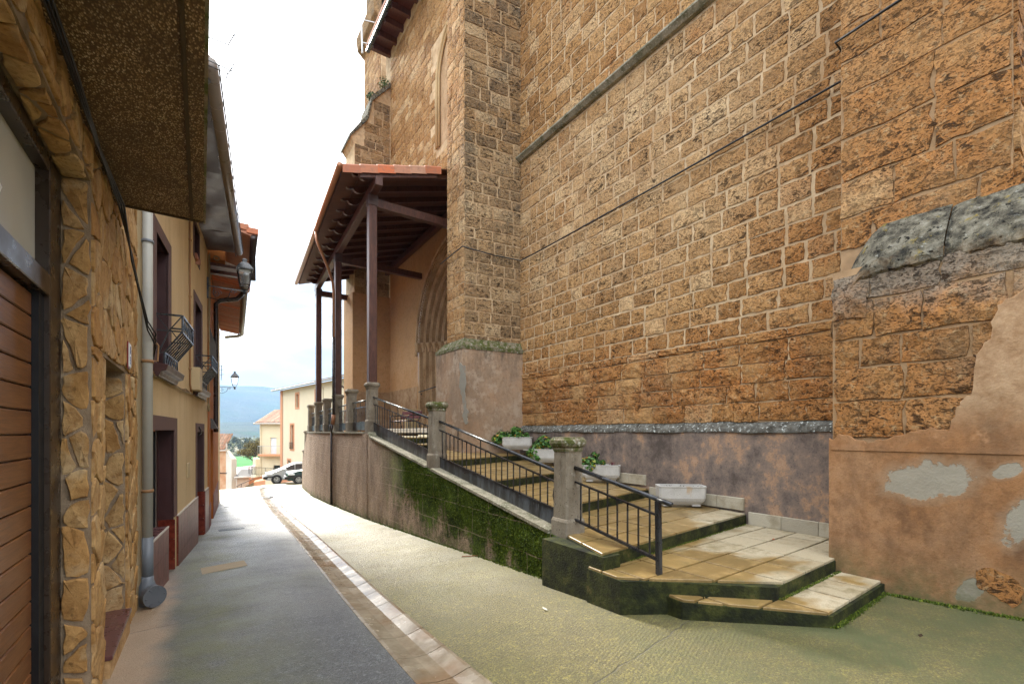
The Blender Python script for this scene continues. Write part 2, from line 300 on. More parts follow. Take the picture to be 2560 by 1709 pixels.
# left houses
m = NT('flagstone'); r = m.rnd()
c = m.ramp(r, [(0, (.42, .22, .07)), (.3, (.50, .30, .115)), (.55, (.56, .37, .17)), (.8, (.46, .25, .085)), (1, (.64, .48, .27))])
c = m.mix(m.mr(m.noise(7, 6, .72), .40, .66, 0, .8), c, (.24, .11, .03)); c = m.mix(m.mr(m.noise(3, 5, .6), .55, .68, 0, .6), c, (.56, .43, .25))
c = m.mix(m.mr(m.noise(34, 4), .56, .70, 0, .6), c, (.12, .06, .02))
h = m.mt('ADD', m.noise(6, 7, .72), m.mt('MULTIPLY', m.noise(34, 4), .4)); MAT['flagstone'] = m.done(c, .82, m.bump(h, .7, .018), .25)
m = NT('flag_mortar'); c = m.mix(m.mr(m.noise(6, 5), .35, .65), (.23, .165, .105), (.36, .27, .18)); MAT['flag_mortar'] = m.done(c, .95, m.bump(m.noise(50, 5, .7), .9, .014), .1)
m = NT('garage_wood'); c = m.ramp(m.noise(3.2, 7, .7, m.mapped((1, .8, 14)), 1.2), [(.25, (.085, .030, .009)), (.5, (.175, .068, .021)), (.75, (.27, .115, .036))])
c = m.mix(m.mr(m.noise(40, 3, .6, m.mapped((1, .15, 8))), .5, .7, 0, .5), c, (.05, .016, .005)); MAT['garage_wood'] = m.done(c, .34, m.bump(m.noise(30, 4, .6, m.mapped((1, .2, 6))), .25, .004), .45)
m = NT('pebble_soffit'); v = m.n('ShaderNodeTexVoronoi', {'Vector': m.mapped((1, .55, 1), (0, 0, .5)), 'Scale': 105}); r = m.n('ShaderNodeSeparateColor', {0: v.outputs['Color']}).outputs[0]
c = m.ramp(r, [(0, (.15, .085, .04)), (.45, (.36, .225, .11)), (.75, (.56, .39, .21)), (1, (.78, .62, .40))])
c = m.mix(m.mr(v.outputs['Distance'], .25, .6), c, (.11, .066, .032)); c = m.mix(m.mr(m.noise(1.4, 6, .7), .48, .66, 0, .6), c, (.07, .045, .024)); MAT['pebble_soffit'] = m.done(c, .75, m.bump(v.outputs['Distance'], -.9, .012), .35)
plain('slab_strip', (.085, .06, .035), .8, .2, 0, .3, 5, .3)
m = NT('slab_edge'); c = m.mix(m.mr(m.noise(4, 6, .7), .45, .6), (.30, .25, .19), (.11, .14, .04)); MAT['slab_edge'] = m.done(c, .9, m.bump(m.voro(60), .7, .01), .2)
m = NT('cream_render'); c = m.mix(m.mr(m.noise(1.2, 5, .6, m.mapped((1, 1, .3))), .38, .64), (.60, .445, .25), (.68, .52, .31)); c = m.mix(m.mr(m.noise(6, 6, .7, m.mapped((1, 1, .12))), .58, .72, 0, .55), c, (.36, .25, .14))
c = m.mix(m.mr(m.noise(30, 3), .66, .72, 0, .5), c, (.2, .13, .07)); MAT['cream_render'] = m.done(c, .9, m.bump(m.noise(30, 5, .7), .3, .008), .15)
m = NT('orange_render'); c = m.mix(m.mr(m.noise(1.6, 5, .6, m.mapped((1, 1, .3))), .35, .65), (.36, .115, .028), (.45, .165, .045)); MAT['orange_render'] = m.done(c, .88, m.bump(m.noise(30, 4), .3, .008), .15)
plain('red_dado_paint', (.15, .022, .012), .6, .3, 0, .25, 4)
plain('maroon_paint', (.048, .015, .014), .42, .5, 0, .35, 7, .12, 30)
plain('surround_paint', (.145, .088, .078), .8, .2, 0, .25, 5, .25, 40)
m = NT('red_wall_tile'); r = m.rnd(); c = m.mix(r, (.13, .042, .033), (.18, .062, .05)); c = m.mix(m.mr(m.noise(8, 5), .42, .66), c, (.10, .028, .018)); MAT['red_wall_tile'] = m.done(c, .4, None, .25)
m = NT('red_jamb_tile'); r = m.rnd(); c = m.mix(m.mr(m.noise(9, 6, .7), .38, .64), (.10, .014, .008), (.20, .035, .018)); MAT['red_jamb_tile'] = m.done(c, .25, None, .5)
plain('trim_white', (.55, .50, .44), .5, .4, 0, .15, 9)
plain('threshold_tile', (.10, .038, .036), .3, .5, 0, .5, 12)
plain('pvc_pale', (.42, .42, .38), .45, .4, 0, .2, 4)
plain('pvc_grey', (.155, .175, .20), .4, .45, 0, .15, 4)
plain('pvc_cap', (.10, .11, .125), .4, .45, 0, .15, 9)
plain('gutter_brown', (.21, .175, .15), .32, .5, 0, .15, 5)
plain('gutter_dark', (.035, .024, .022), .3, .5, 0, .2, 5)
plain('gutter_grey', (.36, .37, .36), .35, .5, .2, .15, 5)
plain('copper_pipe', (.34, .155, .075), .35, .5, .3, .25, 5)
plain('soffit_panel', (.055, .028, .024), .35, .5, 0, .3, 6)
plain('black_cable', (.012, .012, .013), .45, .4, 0, .2, 8)
plain('brown_conduit', (.30, .165, .075), .7, .3, 0, .3, 8)
plain('tan_cable', (.25, .185, .10), .7, .2, 0, .35, 12)
m = NT('black_iron'); c = m.mix(m.mr(m.noise(6, 5, .7, m.mapped((1, 1, .35))), .45, .66), (.012, .013, .015), (.045, .05, .058)); MAT['black_iron'] = m.done(c, m.mr(m.noise(9, 4), .3, .7, .2, .42), None, .55)
m = NT('plate_iron'); c = m.mix(m.mr(m.noise(4, 6, .7, m.mapped((1, 1, .25))), .47, .60), (.016, .017, .019), (.075, .085, .10)); c = m.mix(m.mr(m.noise(12, 4, .6, m.mapped((1, 1, .3))), .64, .70), c, (.14, .15, .155)); MAT['plate_iron'] = m.done(c, m.mr(m.noise(3, 4), .3, .7, .25, .5), m.bump(m.noise(5, 3), .08, .01), .5)
m = NT('porch_wood'); c = m.ramp(m.noise(5, 6, .7, m.mapped((3, 3, .6)), .8), [(.25, (.030, .011, .008)), (.5, (.075, .026, .016)), (.75, (.135, .055, .034))]); MAT['porch_wood'] = m.done(c, .42, m.bump(m.noise(24, 4, .6, m.mapped((3, 3, .4))), .3, .006), .4)
m = NT('ceiling_board'); c = m.ramp(m.noise(4, 6, .7, m.mapped((.5, 4, 1))), [(.3, (.055, .02, .012)), (.7, (.14, .055, .03))]); MAT['ceiling_board'] = m.done(c, .55, None, .3)
m = NT('clay_tile'); r = m.rnd(); c = m.ramp(r, [(0, (.36, .12, .055)), (.35, (.46, .19, .10)), (.6, (.40, .20, .13)), (.85, (.52, .135, .045)), (1, (.43, .24, .155))]); c = m.mix(m.mr(m.noise(7, 6, .7), .5, .68, 0, .6), c, (.22, .12, .075)); MAT['clay_tile'] = m.done(c, .55, m.bump(m.noise(20, 4), .25, .006), .35)
m = NT('old_tile'); r = m.rnd(); c = m.mix(r, (.30, .15, .09), (.42, .27, .19)); c = m.mix(m.mr(m.noise(3, 6, .7), .45, .62, 0, .8), c, (.13, .115, .085)); MAT['old_tile'] = m.done(c, .8, None, .25)
m = NT('far_tile'); r = m.rnd(); c = m.mix(r, (.23, .115, .08), (.33, .20, .155)); c = m.mix(m.mr(m.noise(2, 5, .7), .5, .66, 0, .6), c, (.20, .15, .125)); MAT['far_tile'] = m.done(c, .6, None, .35)
m = NT('portal_stone'); c = m.mix(m.mr(m.noise(3, 6, .7, m.mapped((1, 1, .4))), .35, .66), (.30, .185, .095), (.50, .35, .21)); c = m.mix(m.mr(m.noise(14, 5, .7), .52, .7, 0, .6), c, (.12, .07, .035)); MAT['portal_stone'] = m.done(c, .9, m.bump(m.noise(26, 5, .7), .6, .012), .15)
plain('tan_ashlar', (.45, .34, .19), .9, .15, 0, .25, 2, .4, 20)
plain('pale_slab', (.62, .58, .50), .45, .4, 0, .12, 4)
m = NT('planter_stone'); c = m.mix(m.mr(m.noise(4, 5), .35, .65), (.42, .41, .38), (.52, .51, .48)); c = m.mix(m.mr(m.noise(70, 3), .62, .70, 0, .7), c, (.14, .13, .11)); c = m.mix(m.mr(m.noise(3.4, 5, .7, m.mapped((1, 1, .3))), .60, .68, 0, .6), c, (.42, .27, .12)); MAT['planter_stone'] = m.done(c, .85, m.bump(m.noise(60, 3), .4, .006), .25)
plain('soil', (.045, .03, .02), .95, .1, 0, .4, 20, .8, 40)
m = NT('geranium_leaf'); r = m.rnd(); c = m.ramp(r, [(0, (.022, .075, .014)), (.5, (.05, .15, .024)), (.86, (.10, .22, .035)), (.93, (.30, .30, .03)), (1, (.40, .16, .02))]); MAT['geranium_leaf'] = m.done(c, .45, None, .4, **{'Subsurface Weight': 0.0})
plain('red_leaf', (.12, .02, .025), .5, .4, 0, .4, 20)
m = NT('moss_tuft'); r = m.rnd(); c = m.ramp(r, [(0, (.03, .05, .008)), (.6, (.08, .12, .014)), (1, (.20, .24, .03))]); MAT['moss_tuft'] = m.done(c, .8, None, .2)
plain('stem_green', (.06, .085, .02), .6, .3, 0, .3, 20)
plain('weed_leaf', (.12, .16, .07), .7, .2, 0, .3, 20)
m = NT('dark_glass'); MAT['dark_glass'] = m.done((.03, .035, .04), .08, None, .6)
m = NT('frosted_glass'); c = m.mix(m.mr(m.noise(1.2, 3), .4, .6), (.52, .50, .43), (.60, .58, .50)); MAT['frosted_glass'] = m.done(c, .16, None, .55)
m = NT('lamp_glass'); MAT['lamp_glass'] = m.done((.85, .88, .88), .08, None, .5, 0, **{'Transmission Weight': .92, 'IOR': 1.2})
plain('lamp_reflector', (.75, .74, .68), .3, .5, 0, .05, 9)
plain('garage_frame', (.034, .021, .013), .3, .5, 0, .25, 6)
plain('gasket_black', (.008, .008, .009), .4, .4, 0, .2, 8)
plain('plate_white', (.72, .72, .70), .3, .5, 0, .05, 9)
plain('plate_ink', (.03, .06, .22), .4, .4, 0, .1, 9)
plain('plate_rim', (.25, .04, .03), .4, .4, 0, .1, 9)
plain('bench_red', (.16, .03, .026), .4, .5, 0, .25, 9)
plain('meter_cream', (.50, .385, .22), .6, .3, 0, .12, 6)
plain('cast_iron', (.10, .115, .13), .4, .5, .4, .3, 14)
plain('slate', (.12, .115, .11), .8, .2, 0, .3, 9, .4)
plain('galvanised', (.45, .47, .48), .4, .5, .5, .15, 9)
plain('slab_pale_tan', (.34, .27, .18), .8, .25, 0, .25, 4, .3)
# far houses, land
plain('far_cream', (.70, .61, .44), .9, .15, 0, .10, .6)
plain('far_yellow', (.68, .60, .43), .9, .15, 0, .10, .6)
plain('far_salmon', (.60, .30, .17), .9, .15, 0, .12, .8)
m = NT('far_brick'); c = m.mix(m.mr(m.noise(1.4, 5, .6), .35, .65), (.50, .25, .13), (.62, .42, .27)); MAT['far_brick'] = m.done(c, .9, None, .15)
plain('far_white', (.66, .63, .56), .9, .15, 0, .14, 1.2)
plain('far_shutter', (.085, .035, .03), .6, .3, 0, .2, 2)
plain('far_rust', (.30, .10, .045), .6, .3, 0, .2, 2)
plain('far_white_door', (.70, .74, .80), .5, .4, 0, .05, 2)
m = NT('sheet_roof'); c = m.mix(m.mr(m.noise(2, 5), .4, .6), (.62, .55, .52), (.74, .70, .68)); MAT['sheet_roof'] = m.done(c, .5, None, .3)
plain('sheet_roof_red', (.40, .16, .13), .6, .3, 0, .2, 2)
plain('tyre_rubber', (.018, .018, .019), .8, .3, 0, .2, 10)
plain('alloy_rim', (.42, .43, .44), .3, .5, .7, .1, 10)
m = NT('car_silver'); MAT['car_silver'] = m.done((.46, .47, .46), .28, None, .5, .55, **{'Coat Weight': .6, 'Coat Roughness': .05})
m = NT('car_green'); MAT['car_green'] = m.done((.012, .045, .045), .3, None, .5, .3, **{'Coat Weight': .7, 'Coat Roughness': .05})
plain('car_plastic', (.03, .031, .033), .5, .4, 0, .15, 6)
m = NT('headlamp'); MAT['headlamp'] = m.done((.62, .64, .65), .1, None, .6)
plain('indicator_amber', (.5, .16, .03), .3, .5, 0, .1, 9)
m = NT('field_green'); x, y, z = m.xyz(); c = m.mix(m.mr(m.noise(.02, 4), .35, .65), (.035, .15, .03), (.06, .21, .05)); MAT['field_green'] = m.done(c, .95, None, .1)
m = NT('valley_ground'); c = m.mix(m.mr(m.noise(.012, 5, .6), .4, .6), (.10, .12, .05), (.19, .16, .10)); MAT['valley_ground'] = m.done(c, .95, None, .1)
m = NT('hill_wood'); n1 = m.noise(.004, 7, .65); c = m.ramp(n1, [(.3, (.035, .05, .035)), (.5, (.075, .085, .05)), (.68, (.12, .12, .07)), (.78, (.2, .2, .15))]); c = m.mix(m.mr(m.noise(.0016, 4, .6), .5, .62, 0, .7), c, (.05, .10, .035)); MAT['hill_wood'] = m.done(c, 1, m.bump(m.noise(.02, 6, .7), 1.0, 40), .05)
m = NT('far_leaf'); r = m.rnd(); c = m.ramp(r, [(0, (.075, .08, .05)), (.5, (.13, .14, .07)), (1, (.19, .19, .10))]); MAT['far_leaf'] = m.done(c, .95, None, .05)
m = NT('near_bud'); r = m.rnd(); c = m.ramp(r, [(0, (.10, .075, .03)), (.5, (.16, .13, .045)), (1, (.24, .19, .07))]); MAT['near_bud'] = m.done(c, .9, None, .1)
plain('bark', (.085, .065, .05), .95, .1, 0, .3, 4, .4)
plain('bank_earth', (.20, .15, .09), .95, .1, 0, .3, .8, .4)

# ------------------------------------------------------------------ mesh helpers
ORG = {}
class MB:
    def __init__(s): s.v = []; s.f = []
    def add(s, vs, fs):
        o = len(s.v); s.v += [tuple(p) for p in vs]; s.f += [tuple(i+o for i in f) for f in fs]; return s
    def box(s, x0, x1, y0, y1, z0, z1):
        return s.add([(x0, y0, z0), (x1, y0, z0), (x1, y1, z0), (x0, y1, z0), (x0, y0, z1), (x1, y0, z1), (x1, y1, z1), (x0, y1, z1)],
                     [(0, 3, 2, 1), (4, 5, 6, 7), (0, 1, 5, 4), (1, 2, 6, 5), (2, 3, 7, 6), (3, 0, 4, 7)])
    def quad(s, a, b, c, d): return s.add([a, b, c, d], [(0, 1, 2, 3)])
    def bar(s, p, q, w=.03, h=None, up=(0, 0, 1)):
        h = h or w; p = Vector(p); q = Vector(q); d = (q-p).normalized(); u = Vector(up)
        if abs(d.dot(u)) > .98: u = Vector((0, 1, 0))
        sd = d.cross(u).normalized()*w/2; uu = sd.cross(d).normalized()*h/2
        vs = []
        for c in (p, q): vs += [c-sd-uu, c+sd-uu, c+sd+uu, c-sd+uu]
        return s.add(vs, [(0, 1, 2, 3), (7, 6, 5, 4), (0, 4, 5, 1), (1, 5, 6, 2), (2, 6, 7, 3), (3, 7, 4, 0)])
    def tube(s, pts, r, n=8, cap=True):
        pts = [Vector(p) for p in pts]; rr = r if isinstance(r, (list, tuple)) else [r]*len(pts)
        o = len(s.v); prev = None
        for i, p in enumerate(pts):
            d = (pts[min(i+1, len(pts)-1)] - pts[max(i-1, 0)]).normalized()
            if prev is None:
                u = Vector((0, 0, 1)) if abs(d.z) < .9 else Vector((1, 0, 0)); u = d.cross(u).normalized()
            else:
                u = (prev - d*prev.dot(d)).normalized()
            prev = u; v = d.cross(u)
            for k in range(n):
                a = 2*math.pi*k/n; s.v.append(tuple(p + (u*math.cos(a)+v*math.sin(a))*rr[i]))
        for i in range(len(pts)-1):
            for k in range(n):
                a = o+i*n+k; b = o+i*n+(k+1) % n; s.f.append((a, b, b+n, a+n))
        if cap:
            s.f.append(tuple(o+k for k in reversed(range(n)))); s.f.append(tuple(o+(len(pts)-1)*n+k for k in range(n)))
        return s
    def lathe(s, cx, cy, prof, n=16, rot=0.0):
        o = len(s.v)
        for r, z in prof:
            for k in range(n):
                a = 2*math.pi*k/n+rot; s.v.append((cx+r*math.cos(a), cy+r*math.sin(a), z))
        for i in range(len(prof)-1):
            for k in range(n):
                a = o+i*n+k; b = o+i*n+(k+1) % n; s.f.append((a, b, b+n, a+n))
        s.f.append(tuple(o+k for k in reversed(range(n)))); s.f.append(tuple(o+(len(prof)-1)*n+k for k in range(n)))
        return s
    def ring(s, cx, cy, prof, ch=.0, top=True):    # square loft with chamfer fraction
        o = len(s.v)
        for hw, z in prof:
            c = hw*ch
            for p in ((hw, -hw+c), (hw, hw-c), (hw-c, hw), (-hw+c, hw), (-hw, hw-c), (-hw, -hw+c), (-hw+c, -hw), (hw-c, -hw)):
                s.v.append((cx+p[0], cy+p[1], z))
        for i in range(len(prof)-1):
            for k in range(8):
                a = o+i*8+k; b = o+i*8+(k+1) % 8; s.f.append((a, b, b+8, a+8))
        s.f.append(tuple(o+k for k in reversed(range(8)))); s.f.append(tuple(o+(len(prof)-1)*8+k for k in range(8)))
        return s
    def prism(s, poly, fn, c0, c1):                 # poly of (a,b); fn(a,b,c) -> xyz
        n = len(poly); vs = [fn(a, b, c0) for a, b in poly] + [fn(a, b, c1) for a, b in poly]
        return s.add(vs, [tuple(reversed(range(n))), tuple(range(n, 2*n))] + [(i, (i+1) % n, (i+1) % n+n, i+n) for i in range(n)])
    def grid(s, fn, nu, nv):
        o = len(s.v)
        for i in range(nu+1):
            for j in range(nv+1): s.v.append(tuple(fn(i/nu, j/nv)))
        for i in range(nu):
            for j in range(nv):
                a = o+i*(nv+1)+j; s.f.append((a, a+nv+1, a+nv+2, a+1))
        return s
    def me(s, name, mat, org=(0, 0, 0), smooth=False, bevel=0, seg=2):
        me = bpy.data.meshes.new(name)
        ox, oy, oz = org
        me.from_pydata([(x-ox, y-oy, z-oz) for x, y, z in s.v], [], s.f)
        bm = bmesh.new(); bm.from_mesh(me)
        bmesh.ops.recalc_face_normals(bm, faces=bm.faces)
        if bevel:
            es = [e for e in bm.edges if len(e.link_faces) == 2 and e.calc_face_angle(0) > .5]
            bmesh.ops.bevel(bm, geom=es, offset=bevel, segments=seg, affect='EDGES', profile=.6, clamp_overlap=True)
        bm.to_mesh(me); bm.free()
        if smooth:
            for p in me.polygons: p.use_smooth = True
        if mat: me.materials.append(MAT[mat] if isinstance(mat, str) else mat)
        return me
def org_of(o):
    return ORG.get(o.name, Vector((0, 0, 0))) if o else Vector((0, 0, 0))
def link(name, me, parent=None, loc=None):
    o = bpy.data.objects.new(name, me); COL.objects.link(o)
    if parent: o.parent = parent; ORG[o.name] = org_of(parent)
    if loc is not None: o.location = loc
    return o
def B(name, mb, mat, parent=None, smooth=False, bevel=0, seg=2):
    return link(name, mb.me(name, mat, org_of(parent), smooth, bevel, seg), parent)
def tag(o, label=None, cat=None, group=None, kind=None):
    if label: o['label'] = label
    if cat: o['category'] = cat
    if group: o['group'] = group
    if kind: o['kind'] = kind
    return o
def thing(name, label, cat, loc=(0, 0, 0), group=None, rz=0.0, local=False):
    o = bpy.data.objects.new(name, None); COL.objects.link(o); o.empty_display_size = .2
    o.location = loc; o.rotation_euler = (0, 0, rz)
    ORG[o.name] = Vector((0, 0, 0)) if local else Vector(loc)
    return tag(o, label, cat, group)
def solo(name, mb, mat, label, cat, group=None, smooth=False, bevel=0, base=None):
    if base is None:
        xs = [v[0] for v in mb.v]; ys = [v[1] for v in mb.v]; zs = [v[2] for v in mb.v]
        base = ((min(xs)+max(xs))/2, (min(ys)+max(ys))/2, min(zs))
    o = link(name, mb.me(name, mat, base, smooth, bevel)); o.location = base
    return tag(o, label, cat, group)
def struct(name, mb, mat, smooth=False):
    return tag(link(name, mb.me(name, mat, (0, 0, 0), smooth)), kind='structure')
def shade_auto(o, ang=40):
    for p in o.data.polygons: p.use_smooth = True
    bm = bmesh.new(); bm.from_mesh(o.data)
    for e in bm.edges:
        if len(e.link_faces) == 2 and e.calc_face_angle(0) > math.radians(ang): e.smooth = False
    bm.to_mesh(o.data); bm.free()
def copy_tree(o, parent=None):
    c = o.copy(); COL.objects.link(c)
    if parent: c.parent = parent
    for k in ('label', 'group'): pass
    for ch in list(o.children): copy_tree(ch, c)
    return c
def lerp_path(pts, y):
    for (y0, x0), (y1, x1) in zip(pts, pts[1:]):
        if y <= y1: 
            t = (y-y0)/(y1-y0); return x0+(x1-x0)*t
    (y0, x0), (y1, x1) = pts[-2:]
    return x0+(x1-x0)*(y-y0)/(y1-y0)

# ================================================================== GROUND AND ROAD
GUT = [(-6, 1.56), (3, 1.57), (4.5, 1.61), (5.8, 1.66), (11.3, 1.95), (17.5, 2.19), (26, 2.66), (34, 3.3), (44, 4.2)]
def gx(y): return lerp_path(GUT, y)
GW = .235
def far_edge(x): return 33.5 + max(0, x-1)*.95 if x < 9 else 41.1 + (x-9)*.5
def road_sheet(side):
    mb = MB(); ys = [-7+i*.6 for i in range(100)]
    def fn(a, b):
        y0 = -7
        if side < 0: x = -1.3 + (1)*0
        return None
    nY = 90; nX = 8
    for i in range(nY+1):
        t = i/nY
        for j in range(nX+1):
            s = j/nX
            if side < 0:
                y = -7+t*(34.0+7); x1 = gx(y)-GW; x0 = -1.4; x = x0+(x1-x0)*s
            else:
                y = -7+t*(33.5+7); x0 = gx(y)+GW; x1 = 8.6 if y < 30 else 24; x = x0+(x1-x0)*s
            dx = abs(x-gx(y)); dip = -.022*math.exp(-(dx-GW)*3.0)
            mb.v.append((x, y, gz(y)+dip + (.03*max(0, min(1, (x-3.2)/3)) if y < 4 else 0)))
    for i in range(nY):
        for j in range(nX):
            a = i*(nX+1)+j; mb.f.append((a, a+1, a+nX+2, a+nX+1))
    return mb
struct('road_left_lane', road_sheet(-1), 'road_concrete_left', True)
struct('road_right_lane', road_sheet(1), 'road_concrete_right', True)
# the small square at the end of the street, where the cars stand
mb = MB()
poly = [(1.2, 33.45), (24, 33.45), (24, 48), (9.5, 44.5), (6.3, 41.2), (3.6, 37.0)]
mb.add([(x, y, gz(y)-.004) for x, y in poly], [tuple(range(len(poly)))])
struct('square_pavement', mb, 'road_concrete_right')
mb = MB()                                           # steep bank below the end of the street
e1 = [(-9, 33.95), (-1.4, 33.95), (1.3, 33.7), (3.6, 37.0), (6.3, 41.2), (9.5, 44.5), (24, 48), (60, 60)]
for i, (x, y) in enumerate(e1):
    mb.v.append((x, y, gz(y)-.03)); mb.v.append((x-2.5, y+5, gz(y)-4.0)); mb.v.append((x-10, y+40, -9.0))
for i in range(len(e1)-1):
    for k in (0, 1):
        a = i*3+k; mb.f.append((a, a+3, a+4, a+1))
struct('bank', mb, 'bank_earth')
mb = MB(); mb.add([(-9000, -40, -18), (9000, -40, -18), (9000, 12000, -18), (-9000, 12000, -18)], [(0, 1, 2, 3)])
struct('ground', mb, 'valley_ground')
mb = MB(); mb.add([(-60, -30, -.45), (60, -30, -.45), (60, 30, -2.45), (-60, 30, -2.45)], [(0, 1, 2, 3)])
struct('ground_under_village', mb, 'bank_earth')
mb = MB(); mb.add([(-420, 170, -17.8), (520, 170, -17.8), (620, 415, -17.8), (-520, 415, -17.8)], [(0, 1, 2, 3)])
tag(link('field', mb.me('field', 'field_green')), kind='structure')
# drainage channel of concrete slabs down the middle
ch = tag(bpy.data.objects.new('drain_channel', None), 'shallow channel of concrete slabs running down the middle of the street', 'drain'); COL.objects.link(ch); ORG[ch.name] = Vector((0, 0, 0))
yy = -3.0; k = 0
while yy < 33:
    ln = .52; y0, y1 = yy+.006, yy+ln-.006; mb = MB()
    for y in (y0, y1):
        c = gx(y); z = gz(y)-.022+R.uniform(-.002, .002)
        for dx, dz in ((-GW, .0), (-GW+.035, .002), (-.06, -.028), (.06, -.030), (GW-.035, .004), (GW, .004), (GW, -.12), (-GW, -.12)):
            mb.v.append((c+dx*.985, y, z+dz))
    mb.f = [(i, (i+1) % 8, (i+1) % 8+8, i+8) for i in range(8)] + [tuple(range(7, -1, -1)), tuple(range(8, 16))]
    B('channel_slab', mb, 'gutter_slab', ch); yy += ln; k += 1
mb = MB()
for y0 in (-3.0,):
    pts = [-3+i*.8 for i in range(46)]
    for i, y in enumerate(pts):
        c = gx(y); mb.v += [(c-GW-.03, y, gz(y)-.065), (c+GW+.03, y, gz(y)-.065)]
    for i in range(len(pts)-1): mb.f.append((2*i, 2*i+1, 2*i+3, 2*i+2))
B('channel_bed', mb, 'joint_moss', ch)
def grate(name, x, y, w, l, label):
    t = thing(name, label, 'grate', (x, y, gz(y)), rz=.05, local=True)
    sl_ = math.atan(SLOPE); t.rotation_euler = (math.atan(SLOPE), 0, .05)
    B('frame', MB().box(-w/2, w/2, -l/2, -l/2+.02, 0, .012).box(-w/2, w/2, l/2-.02, l/2, 0, .012).box(-w/2, -w/2+.02, -l/2+.02, l/2-.02, 0, .012).box(w/2-.02, w/2, -l/2+.02, l/2-.02, 0, .012), 'cast_iron', t)
    me = MB().box(-.008, .008, -l/2+.02, l/2-.02, 0, .009).me('grate_bar', 'cast_iron'); n = int(w/.035)
    for i in range(1, n): link('grate_bar', me, t, (-w/2+i*w/n, 0, 0))
    B('pit', MB().box(-w/2+.01, w/2-.01, -l/2+.01, l/2-.01, 0.001, .003), 'gasket_black', t)
grate('drain_grate', .62, 13.6, .55, .26, 'small grey iron drain grate by the wall of the cream house')
grate('drain_grate', 1.0, 20.6, .6, .3, 'farther small drain grate near the foot of the orange house')
grate('drain_grate', gx(24.5), 24.5, .5, .5, 'square iron drain grate at the far end of the channel')
solo('cover_plate', MB().add([(0.0, 8.42, gz(8.42)+.004), (.62, 8.62, gz(8.62)+.004), (.60, 9.12, gz(9.12)+.004), (-.02, 8.95, gz(8.95)+.004)], [(0, 1, 2, 3)]).add([(0.0, 8.42, gz(8.42)-.01), (.62, 8.62, gz(8.62)-.01), (.60, 9.12, gz(9.12)-.01), (-.02, 8.95, gz(8.95)-.01)], [(3, 2, 1, 0)]), 'slab_pale_tan', 'pale square concrete cover plate beside the red tiled plinth', 'cover plate')

# ================================================================== CHURCH
church = thing('church', 'tall orange-brown stone church with buttresses and pointed portal', 'church', (7.5, 10, 0))
POOL = []
def unit_block(seed, rough):
    r = random.Random(seed); mb = MB(); n = 4
    idx = {}
    for i in range(n+1):
        for j in range(n+1):
            x = -.5+i/n; z = -.5+j/n; ed = (i in (0, n)) + (j in (0, n))
            if ed: x += r.uniform(-.045, .018)*(1 if x > 0 else -1); z += r.uniform(-.06, .025)*(1 if z > 0 else -1); y = .68+r.uniform(-.2, .12)*rough
            else: x += r.uniform(-.04, .04); z += r.uniform(-.04, .04); y = 1+r.uniform(-.34, .26)*rough
            idx[i, j] = len(mb.v); mb.v.append((x, y, z))
    per = [(i, 0) for i in range(n)] + [(n, j) for j in range(n)] + [(i, n) for i in range(n, 0, -1)] + [(0, j) for j in range(n, 0, -1)]
    back = {}
    for p in per:
        x, y, z = mb.v[idx[p]]; back[p] = len(mb.v); mb.v.append((x*1.01, 0, z*1.01))
    for i in range(n):
        for j in range(n): mb.f.append((idx[i, j], idx[i+1, j], idx[i+1, j+1], idx[i, j+1]))
    for a, b in zip(per, per[1:]+per[:1]): mb.f.append((idx[a], back[a], back[b], idx[b]))
    return mb
UB = {0: [unit_block(i, .55) for i in range(8)], 1: [unit_block(50+i, 1.5) for i in range(8)]}
UBM = {}
def ub_mesh(kind, i, mat):
    k = (kind, i, mat)
    if k not in UBM: UBM[k] = UB[kind][i].me('stone_block', mat)
    return UBM[k]
def block_wall(parent, p0, rz, ulen, z0, z1, hs, ls, mat, depth_=.045, gap=.018, kind=0, skip=None, start=None, hvar=0):
    ux, uy = math.cos(rz), math.sin(rz); z = z0; row = 0
    while z < z1-.08:
        h = min(R.uniform(*hs), z1-z)
        if z1-(z+h) < .12: h = z1-z
        u = 0.0; first = True
        while u < ulen-.02:
            l = R.uniform(*ls)
            if first: l *= R.uniform(.4, 1.0); first = False
            if ulen-(u+l) < ls[0]*.6: l = ulen-u
            if not (skip and skip(u, u+l, z, z+h)):
                cu = u+l/2; c = Vector((p0[0]+ux*cu, p0[1]+uy*cu, z+h/2))
                d = max(1.0, depth(c)); nx, ny = -uy, ux
                vd = Vector((-c.x, -c.y, EYE-c.z)).normalized(); fc = max(.02, vd.x*nx+vd.y*ny)
                a = (c.x*CC-c.y*SS)/d; v = HY-F*(c.z-EYE)/d; uu = CX+F*a
                vis = depth(c) > .5 and -150 < uu < 2710 and -150 < v < 1860
                POOL.append((l*h*fc*(F/d)**2 if vis else 0, parent, c, (l-gap+R.uniform(-.012, .014), depth_*R.uniform(.7, 1.4), h-gap+R.uniform(-.010, .012)), rz, kind, mat))
            u += l
        z += h; row += 1
def wsheet(poly, x):   # wall polygon in a plane X = x
    return MB().add([(x, y, z) for y, z in poly], [tuple(range(len(poly)))])
